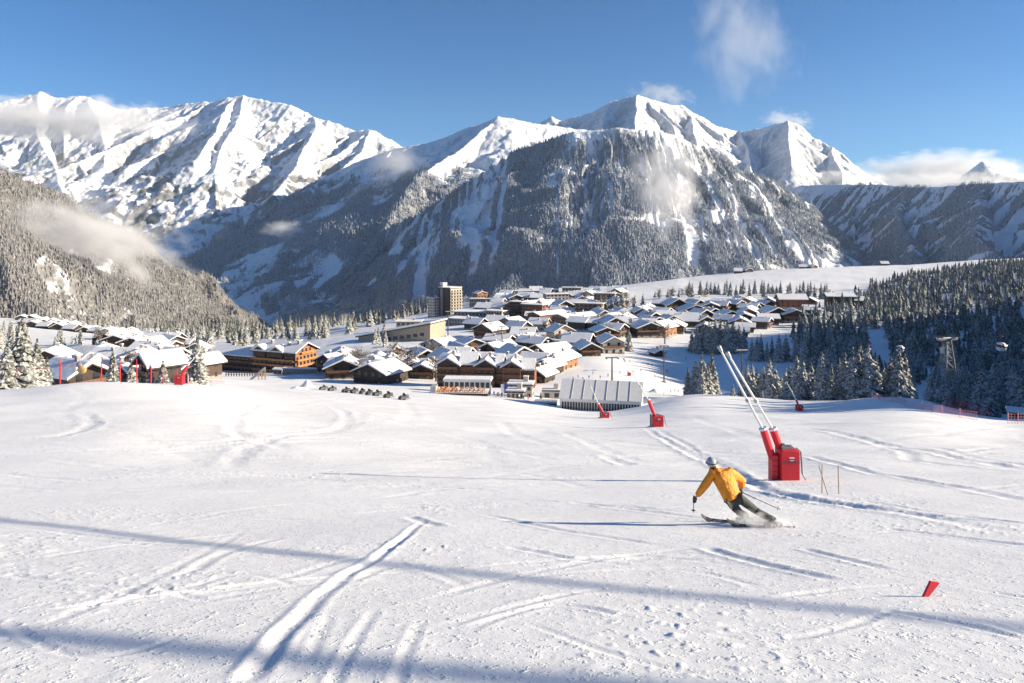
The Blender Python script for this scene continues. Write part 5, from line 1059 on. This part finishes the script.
def make_car(c):
    t = empty('parked_car', (0,0,0), 0)
    MB().prism([(-2.1,-.85,.3),(2.1,-.85,.3),(2.1,-.85,.85),(1.2,-.85,.95),(.6,-.85,1.45),(-1.5,-.85,1.45),(-2.1,-.85,.95)], None, (0,1.7,0)).build('body', c, t, bevel=.08)
    MB().box((-.4,0,1.18), (1.9,1.73,.34)).build('window', M['glass'], t); MB().prism([(-1.6,-.8,1.46),(.7,-.8,1.46),(.5,-.8,1.8),(-1.5,-.8,1.8)], None, (0,1.6,0)).build('snow_cover', M['roof_snow'], t)
    for x in (-1.3,1.3):
        for y in (-.8,.8): MB().tube([(x,y-.1,.33),(x,y+.1,.33)], .33, 10).build('wheel', M['glass'], t)
    return t
cars = [make_car(simple('car_paint', c, .35)) for c in ((.03,.03,.035),(.25,.25,.26),(.05,.08,.16))]
k = 0
for r_, Y in enumerate((415, 428, 441, 455)):
    for i in range(10):
        px = 344+i*8.4+r_*2.5
        if random.random() < .12: continue
        o = cars[k] if k < 3 else copy_tree(cars[random.randrange(3)]); k += 1
        o.location = on(px, Y); o.rotation_euler.z = R(90+random.uniform(-8,8)-12); tag(o, 'snow covered car in the crowded village car park before the great hall', 'car', 'snow covered cars in the car park')
# ------------------------------------------------------------------ people: skin figures
def skin_obj(name, pts, edges, mat, parent=None, sub=2, root=0):
    """pts: {key: (Vector, radius)}"""
    ks = list(pts); me = bpy.data.meshes.new(name); me.from_pydata([tuple(pts[k][0]) for k in ks], [(ks.index(a), ks.index(b)) for a, b in edges], []); me.update()
    o = bpy.data.objects.new(name, me); col.objects.link(o); me.materials.append(mat)
    if parent: o.parent = parent
    o.modifiers.new('skin', 'SKIN').use_smooth_shade = True
    for i, k in enumerate(ks):
        r = pts[k][1]; me.skin_vertices[0].data[i].radius = r if isinstance(r, tuple) else (r, r); me.skin_vertices[0].data[i].use_root = (i == root)
    s = o.modifiers.new('sub', 'SUBSURF'); s.levels = sub; s.render_levels = sub
    return o
M['jacket'] = simple('yellow_jacket', (.74,.265,.010), .65, 0, .2, 11, .05); M['trouser'] = simple('dark_ski_trousers', (.035,.038,.036), .75, 0, .35, 8, .01)
M['skin'] = simple('skin', (.55,.34,.25), .5, 0, .05, 6); M['helmet'] = simple('grey_blue_helmet', (.33,.37,.43), .35, 0, .12, 12); M['glove'] = simple('dark_grey_glove', (.09,.085,.085), .7); M['boot'] = simple('green_ski_boot', (.03,.22,.12), .45); M['hairy'] = simple('brown_hair', (.10,.05,.025), .8)
def skier():
    bL = at(747, 523); bR = at(776, 528); Y0 = (bL.y+bR.y)/2
    def P(px, py, dy=0.0): Y = Y0+dy; return Vector(((px-CX)/F*Y, Y, EYE-(py-HY)/F*Y))
    O = bL.copy()
    J = dict(pel=P(733.5,499,-.03), sp=P(728,489,.06), ch=P(722.5,478,.16), nk=P(715.5,469,.24), hd=P(711.7,463.2,.28), top=P(710.2,459.6,.28),
             sl=P(712.5,474.5,.15), el=P(703.5,487,.12), wl=P(696,497.2,.20), sr=P(731,471.8,.20), er=P(742.2,480.5,.30), wr=P(741,489,.46),
             hl=P(729.5,501,-.02), kl=P(739.5,512.5,.16), al=Vector((bL.x-.02,bL.y-.02,bL.z+.16)), hr=P(738.5,497.5,-.02), kr=P(757,511.5,.14), ar=Vector((bR.x-.05,bR.y-.02,bR.z+.16)))
    J = {k: v-O for k, v in J.items()}
    lerp = lambda a, b, t: J[a].lerp(J[b], t)
    body = skin_obj('person', {'pel':(J['pel'],(.15,.11)),'sp':(J['sp'],(.14,.10)),'ch':(J['ch'],(.16,.11)),'nk':(J['nk'],.055),'hd':(J['hd'],(.085,.10)),'top':(J['top'],.06),
        'sl':(J['sl'],.06),'el':(J['el'],.042),'wl':(J['wl'],.03),'sr':(J['sr'],.06),'er':(J['er'],.042),'wr':(J['wr'],.03),
        'hl':(J['hl'],.09),'kl':(J['kl'],.06),'al':(J['al'],.045),'hr':(J['hr'],.09),'kr':(J['kr'],.06),'ar':(J['ar'],.045)},
        [('pel','sp'),('sp','ch'),('ch','nk'),('nk','hd'),('hd','top'),('ch','sl'),('sl','el'),('el','wl'),('ch','sr'),('sr','er'),('er','wr'),('pel','hl'),('hl','kl'),('kl','al'),('pel','hr'),('hr','kr'),('kr','ar')], M['skin'])
    body.location = O
    tag(body, 'skier in a bright yellow jacket and dark trousers leaning hard into a left turn', 'person')
    hem = lerp('pel','sp',-.18)
    skin_obj('jacket', {'hem':(hem,(.26,.20)),'sp':(lerp('pel','sp',.45),(.245,.185)),'mid':(lerp('sp','ch',.2),(.24,.18)),'ch':(lerp('sp','ch',.95),(.24,.175)),'up':(lerp('ch','nk',.45),(.175,.14)),'nk':(lerp('ch','nk',.92),.10),
        'sl':(J['sl'],.118),'sl2':(lerp('sl','el',.5),.104),'el':(J['el'],.092),'wl':(lerp('el','wl',.92),.066),'sr':(J['sr'],.118),'sr2':(lerp('sr','er',.5),.10),'er':(J['er'],.10),'wr':(lerp('er','wr',.9),.068)},
        [('hem','sp'),('sp','mid'),('mid','ch'),('ch','up'),('up','nk'),('ch','sl'),('sl','sl2'),('sl2','el'),('el','wl'),('ch','sr'),('sr','sr2'),('sr2','er'),('er','wr')], M['jacket'], body, root=3)
    hood = MB().ball(lerp('nk','hd',-.05)+Vector((.01,-.09,-.02)), (.11,.08,.075), 12, 8).build('hood', M['jacket'], body, True)
    skin_obj('trousers', {'pel':(J['pel'],(.165,.125)),'hl':(J['hl'],.115),'tl':(lerp('hl','kl',.5),.10),'kl':(J['kl'],.084),'cl':(lerp('kl','al',.5),.082),'al':(lerp('kl','al',.97),.085),
        'hr':(J['hr'],.115),'tr':(lerp('hr','kr',.5),.10),'kr':(J['kr'],.084),'cr':(lerp('kr','ar',.5),.082),'ar':(lerp('kr','ar',.97),.085)},
        [('pel','hl'),('hl','tl'),('tl','kl'),('kl','cl'),('cl','al'),('pel','hr'),('hr','tr'),('tr','kr'),('kr','cr'),('cr','ar')], M['trouser'], body)
    # head: hair below the helmet, helmet, goggles with strap, face away from the camera
    H = J['hd']; ax = (J['top']-J['hd']).normalized()
    MB().ball(H+ax*.02, (.108,.125,.115), 16, 12).build('helmet', M['helmet'], body, True)
    MB().ball(H-ax*.075+Vector((.0,-.02,0)), (.082,.085,.07), 12, 8).build('hair', M['hairy'], body, True)
    MB().ball(H+Vector((-.035,.085,-.01)), (.085,.06,.045), 12, 8).build('goggles', M['glass'], body, True)
    MB().tube([H+Vector((.115*math.cos(a),.128*math.sin(a),.01)) for a in np.linspace(0, 2*math.pi, 20)], .012, 5).build('goggle_strap', M['dsteel'], body, True)
    nose = MB().ball(H+Vector((-.045,.115,-.055)), (.02,.025,.02), 8, 6).build('nose', M['skin'], body, True)
    # gloves: palm, four curled fingers and a thumb round the grip
    for wk, ek in (('wl','el'),('wr','er')):
        w_ = J[wk]; d = (J[wk]-J[ek]).normalized(); side = d.cross(Vector((0,1,0))).normalized(); fwd = side.cross(d).normalized()
        gl = MB().ball(w_+d*.045, (.05,.05,.05), 10, 8)
        for k in range(4):
            b = w_+d*.085+fwd*(k-1.5)*.021; L = (.03,.034,.032,.026)[k]
            gl.tube([b-d*.02, b+d*L, b+d*(L-.005)+side*.035, b+d*.0+side*.05], [.013,.0125,.012,.009], 7)
        gl.tube([w_+d*.02-fwd*.03, w_+d*.05-fwd*.055+side*.02, w_+d*.08-fwd*.04+side*.05], [.016,.014,.010], 7)
        gl.build('glove', M['glove'], body, True)
    dirn = Vector((-1,.30,0)).normalized()
    for k, (b, ak, kk) in enumerate(((bL,'al','kl'),(bR,'ar','kr'))):
        a = J[ak]; up = (J[kk]-J[ak]).normalized(); sole = b-O
        MB().tube([a+up*.16, a+up*.02, sole+Vector((0,0,.05))], [.075,.075,.07], 10).tube([sole+Vector((.08,-.02,.06)), sole+dirn*.12+Vector((0,0,.055)), sole+dirn*.24+Vector((0,0,.05))], [.06,.06,.045], 8).build('ski_boot', M['boot'] if k == 0 else M['dsteel'], body, True)
    # skis under the boots
    for b, lab in ((bL,'inner carving ski under the green boot on the skier left leg'), (bR,'outer carving ski under the stretched right leg in the snow spray')):
        pts = []
        for s_ in np.linspace(-.36, .98, 14):
            q = b+dirn*s_; z = hz(q.x, q.y)-.012+.035*max(0, s_)
            if s_ > .72: z += (s_-.72)**2*1.9
            pts.append((Vector((q.x,q.y,z)), .052-.018*(1-min(1, abs(s_-.1)/.7))-.03*max(0,(s_-.85)/.13)))
        acr = Vector((.30,1,.75)).normalized(); V_ = []; F_ = []
        for p_, w_ in pts:
            for sd, dz in ((-1,0),(1,0),(1,.018),(-1,.018)): V_.append(p_+acr*w_*sd+Vector((0,-.01,dz)))
        n = len(pts)
        for i in range(n-1):
            for c in range(4): F_.append((i*4+c, i*4+(c+1)%4, i*4+4+(c+1)%4, i*4+4+c))
        F_ += [(3,2,1,0), tuple((n-1)*4+c for c in range(4))]
        o = MB().add(V_, F_).build('ski', M['dsteel']); tag(o, lab, 'ski')
        MB().box(b+Vector((0,0,.075)), (.26,.07,.05)).build('binding', M['steel'], o)
    # poles
    def pole(h, tip, lab):
        d = (tip-h).normalized(); o = MB().tube([h-d*.06, tip], [.010,.006], 7).build('ski_pole', M['dsteel']); tag(o, lab, 'ski pole')
        MB().tube([h-d*.10, h+d*.06], [.017,.015], 8).build('grip', M['glove'], o); c = tip-d*.06; MB().tube([c, c+d*.012], [.045,.03], 10).build('basket', M['dsteel'], o)
    hl = O+J['wl']+(J['wl']-J['el']).normalized()*.09; hr = O+J['wr']+(J['wr']-J['er']).normalized()*.09
    tl = P(693.2,513,.05); tl.z = max(tl.z, hz(tl.x, tl.y)+.05)
    pole(hl, tl, 'ski pole hanging straight down from the skier left hand')
    pole(hr, P(780.5,509.8,.1), 'ski pole trailing out behind from the skier right hand')
    # spray
    V_ = []; F_ = []; g = random.Random(3)
    for i in range(5200):
        s_ = g.random(); c = bL.lerp(bR, g.uniform(-.9,1.25)); c = c+dirn*g.gauss(0,.25)
        p_ = Vector((c.x+g.gauss(0,.15), c.y-g.random()*.35, hz(c.x,c.y)+abs(g.gauss(0,.12))+.005)); r = g.uniform(.003,.009); b_ = len(V_)
        V_ += [p_+Vector((r,0,0)), p_+Vector((-r*.6,r,0)), p_+Vector((-r*.6,-r,0)), p_+Vector((0,0,r*1.2))]; F_ += [(b_,b_+1,b_+3),(b_+1,b_+2,b_+3),(b_+2,b_,b_+3),(b_,b_+2,b_+1)]
    tag(MB().add(V_, F_).build('snow_spray', M['roof_snow']), 'powder snow spraying up round the skis', 'snow spray', kind='stuff')
skier()
# distant people: one small figure per clothing, continuous body with trouser and jacket colours
def small_person(jc, tc, pose=0):
    h = 1.75; lx = .16 if pose else .11
    pts = {'pel':(Vector((0,0,.92)),(.16,.12)),'ch':(Vector((0,.05,1.32)),(.19,.13)),'nk':(Vector((0,.06,1.50)),.075),'hd':(Vector((0,.07,1.66)),.12),
           'sl':(Vector((-.2,.05,1.38)),.075),'el':(Vector((-.32,.06,1.10)),.06),'wl':(Vector((-.28,.25,.95)),.05),'sr':(Vector((.2,.05,1.38)),.075),'er':(Vector((.32,.06,1.10)),.06),'wr':(Vector((.28,.25,.95)),.05),
           'kl':(Vector((-lx,.08,.5)),.085),'al':(Vector((-lx-.03,0,.08)),.08),'kr':(Vector((lx,.10 if pose else .06,.5)),.085),'ar':(Vector((lx+.03,0,.08)),.08)}
    o = skin_obj('person', pts, [('pel','ch'),('ch','nk'),('nk','hd'),('ch','sl'),('sl','el'),('el','wl'),('ch','sr'),('sr','er'),('er','wr'),('pel','kl'),('kl','al'),('pel','kr'),('kr','ar')], jc, sub=1)
    dg = bpy.context.evaluated_depsgraph_get(); me = bpy.data.meshes.new_from_object(o.evaluated_get(dg)); bpy.data.objects.remove(o)
    me.materials.clear(); me.materials.append(jc); me.materials.append(tc); me.materials.append(M['dsteel'])
    for p_ in me.polygons: z = p_.center.z; p_.material_index = 1 if z < .95 else (2 if z > 1.6 else 0)
    return me
CL = {n: simple(n+'_clothes', c, .8) for n, c in (('black',(.02,.02,.025)),('red',(.55,.03,.03)),('blue',(.04,.09,.30)),('white',(.7,.7,.7)),('pink',(.75,.15,.25)),('green',(.05,.2,.08)),('orange',(.7,.22,.03)))}
PM = {n: small_person(CL[n], CL['black'] if n != 'black' else CL['black'], i % 2) for i, n in enumerate(CL)}
def person(px, py, cl, label, group='distant people on the lower run', ymin=150, p=None):
    o = bpy.data.objects.new('person', PM[cl]); col.objects.link(o); o.location = p or at(px, py, ymin); o.rotation_euler.z = R(random.uniform(0,360)); tag(o, label, 'person', group)
for i, (px, py, cl) in enumerate(((573,380,'red'),(578,378,'red'),(583,381,'orange'),(589,379,'black'),(593,375,'blue'),(600,379,'black'),(608,377,'green'),(620,374,'white'),(633,374,'black'),(641,372,'red'),(655,377,'pink'),(648,366,'black'),(652,367,'blue'),(667,373,'black'),(686,360,'black'),(630,363,'orange'))):
    person(px, py, cl, f'tiny distant skier in {cl}, {ORD[i]} of the lower run', ymin=240)
for i, (px, py, cl) in enumerate(((671,393,'black'),(675,392.5,'black'),(678,393,'blue'),(664,396,'red'))):
    person(px, py, cl, f'person in {cl} of the little group beyond the tent, {ORD[i]} drawn', 'group of people standing beyond the tent')
for i, (px, Y, cl) in enumerate(((494,246,'black'),(498,244,'blue'),(502,243,'black'),(509,242,'pink'),(514,243,'black'),(519,243,'white'),(524,242,'black'),(528,244,'red'))):
    person(0, 0, cl, f'person in {cl} by the ski huts, {ORD[i]} from left of the terrace crowd', 'people in front of the ski huts', p=on(px, Y))
# ski rack before the huts
t = empty('ski_rack', on(505, 240), R(-5), 'wooden ski rack with parked skis in front of the ski huts', 'rack')
MB().box((0,0,.9), (6,.12,.12)).box((-3,0,.5), (.12,.5,1.1)).box((3,0,.5), (.12,.5,1.1)).build('frame', timber_cane, t)
for i in range(9):
    o = MB().box((0,0,.85), (.11,.05,1.75)).build('ski', (CL['red'], CL['black'], CL['blue'], CL['white'])[i % 4]); o.location = on(505, 240)+Vector((-2.6+i*.65, -.12+.0*i, .1)); o.rotation_euler = (R(-8), R(random.uniform(-6,6)), 0); tag(o, f'upright ski, {ORD[i]} from left in the rack before the huts', 'ski', 'skis leaning in the rack')
# ropeway cables beyond the right edge, whose shadows cross the foreground
def cable(a, b, t_, r, lab):
    A = at(*a) if isinstance(a, tuple) else a; B = at(*b); d = (B-A)
    pts = []
    for k in np.linspace(-.12, 1.5, 14):
        p_ = A+d*k; p_.z = hz(p_.x, p_.y); pts.append(p_+S*t_-Vector((0,0,.0)))
    # a cable hangs evenly: keep its plan, smooth its height
    zs = np.polyval(np.polyfit(range(14), [q.z for q in pts], 2), range(14))
    for q, z in zip(pts, zs): q.z = z
    tag(MB().tube(pts, r, 8).build('lift_cable', M['dsteel']), lab, 'cable', 'lift cables beyond the right edge')
cable((2,520), (1018,628), 44, .095, 'thick lift cable strung high above the run beyond the right edge'); cable((2,633), (560,682), 58, .17, 'second thicker lift cable nearer the camera beyond the right edge')
# ------------------------------------------------------------------ clouds and drifting snow
def cloud(px, py, Y, wpx, hpx, depth, dens, label, k=1.5, cut=.28, sc_=2.2, seed=0, tilt=0, name='cloud'):
    bpy_me = MB().ball((0,0,0), 1.0, 24, 16).mesh('cloud', None, True); o = bpy.data.objects.new(name, bpy_me); col.objects.link(o)
    o.location = ((px-CX)/F*Y, Y, EYE-(py-HY)/F*Y); o.scale = (wpx/2/F*Y, depth/2, hpx/2/F*Y); o.rotation_euler = (0, R(tilt), 0)
    m = bpy.data.materials.new('cloud_vapour'); m.use_nodes = True; nt = m.node_tree; nt.nodes.clear()
    out = nt.nodes.new('ShaderNodeOutputMaterial'); v = nt.nodes.new('ShaderNodeVolumePrincipled')
    tc = N(nt, 'ShaderNodeTexCoord'); ln = N(nt, 'ShaderNodeVectorMath', operation='LENGTH'); nt.links.new(tc.outputs['Object'], ln.inputs[0])
    mp = N(nt, 'ShaderNodeMapping'); mp.inputs['Location'].default_value = (seed*3.7, seed*1.3, 0); mp.inputs['Scale'].default_value = (max(1, wpx/hpx*.6), 1, max(1, hpx/wpx*.6)); nt.links.new(tc.outputs['Object'], mp.inputs[0])
    no = N(nt, 'ShaderNodeTexNoise', i_Scale=sc_, i_Detail=6.0, i_Roughness=.6, i_Distortion=.3); nt.links.new(mp.outputs[0], no.inputs['Vector'])
    f = N(nt, 'ShaderNodeMath', operation='SUBTRACT', i_0=1.0); nt.links.new(ln.outputs['Value'], f.inputs[1])
    n2 = N(nt, 'ShaderNodeMath', operation='MULTIPLY_ADD', i_1=k, i_2=-.5*k-cut); nt.links.new(no.outputs['Fac'], n2.inputs[0])
    s_ = N(nt, 'ShaderNodeMath', operation='ADD'); nt.links.new(f.outputs[0], s_.inputs[0]); nt.links.new(n2.outputs[0], s_.inputs[1])
    mx = N(nt, 'ShaderNodeMath', operation='MAXIMUM', i_1=0.0); nt.links.new(s_.outputs[0], mx.inputs[0])
    d = N(nt, 'ShaderNodeMath', operation='MULTIPLY', i_1=dens); nt.links.new(mx.outputs[0], d.inputs[0]); nt.links.new(d.outputs[0], v.inputs['Density'])
    v.inputs['Color'].default_value = (1,1,1,1); v.inputs['Anisotropy'].default_value = .1
    nt.links.new(v.outputs[0], out.inputs['Volume']); bpy_me.materials.append(m)
    tag(o, label, 'cloud', kind='stuff'); return o

# haze: thin even air round the whole scene; the sky clouds stand beyond it
def haze():
    o = MB().box((0,3400,520), (19200,12400,2082)).build('haze'); tag(o, kind='stuff')
    m = bpy.data.materials.new('thin_air'); m.use_nodes = True; nt = m.node_tree; nt.nodes.clear()
    out = nt.nodes.new('ShaderNodeOutputMaterial'); v = nt.nodes.new('ShaderNodeVolumePrincipled')
    v.inputs['Color'].default_value = (.66,.82,1,1); v.inputs['Density'].default_value = 1.6e-5; v.inputs['Anisotropy'].default_value = .1
    nt.links.new(v.outputs[0], out.inputs['Volume']); o.data.materials.append(m)
haze()
def mist(*a, **k): return cloud(*a, name='mist', **k)  # clouds lying against the slopes; puffs of blown snow use it too
mist(96, 240, 1440, 230, 100, 220, .042, 'low grey cloud clinging to the wooded slope at far left', seed=1, tilt=16, k=2.2)
mist(15, 236, 1350, 130, 60, 150, .018, 'thin cloud left of the low cloud on the far left slope', seed=11, k=2.2)
mist(48, 121, 5600, 340, 56, 900, .0115, 'flat cloud bank across the far left peaks', seed=2, cut=.2, k=2.0)
mist(284, 229, 3000, 64, 26, 200, .020, 'small cloud patch floating in the dark valley', seed=3)
mist(397, 164, 4000, 90, 60, 400, .0065, 'thin cloud on the crest of the middle ridge', seed=4, k=2.2)
mist(666, 184, 2250, 96, 130, 200, .022, 'cloud hanging on the face of the central mountain', seed=5, tilt=-10, cut=.24, k=2.4)
mist(845, 180, 4900, 110, 22, 500, .012, 'low cloud at the foot of the right pinnacle', seed=9, cut=.15)
mist(952, 181, 6300, 220, 26, 500, .007, 'flat cloud in front of the small distant peak', seed=15, cut=.15, k=1.8)
FAR = 11500
cloud(662, 95, FAR, 80, 28, 1200, .0030, 'snow plume trailing behind the highest summit', seed=6, tilt=12, k=2.2)
cloud(786, 121, FAR, 70, 24, 1200, .0030, 'snow plume trailing behind the right pinnacle', seed=7, tilt=10, k=2.2)
cloud(948, 176, FAR, 210, 56, 2000, .0050, 'bright cloud bank behind the right ridge', seed=8, cut=.1, k=1.8)
cloud(742, 36, FAR, 120, 180, 1600, .0009, 'tall thin wisp of cloud high in the sky', seed=10, k=2.4, tilt=-12)
mist(682, 284, 1150, 26, 34, 25, .05, 'puff of blown snow rising at the plateau edge', seed=12)
mist(344, 322, 700, 16, 24, 15, .08, 'puff of blown snow rising behind the great hall', seed=13)
_sp = at(765, 526); cloud(762, 521, _sp.y-.25, 84, 22, 1.1, 7.0, 'thin veil of powder snow thrown up by the outer ski', seed=14, tilt=8, name='snow_spray')
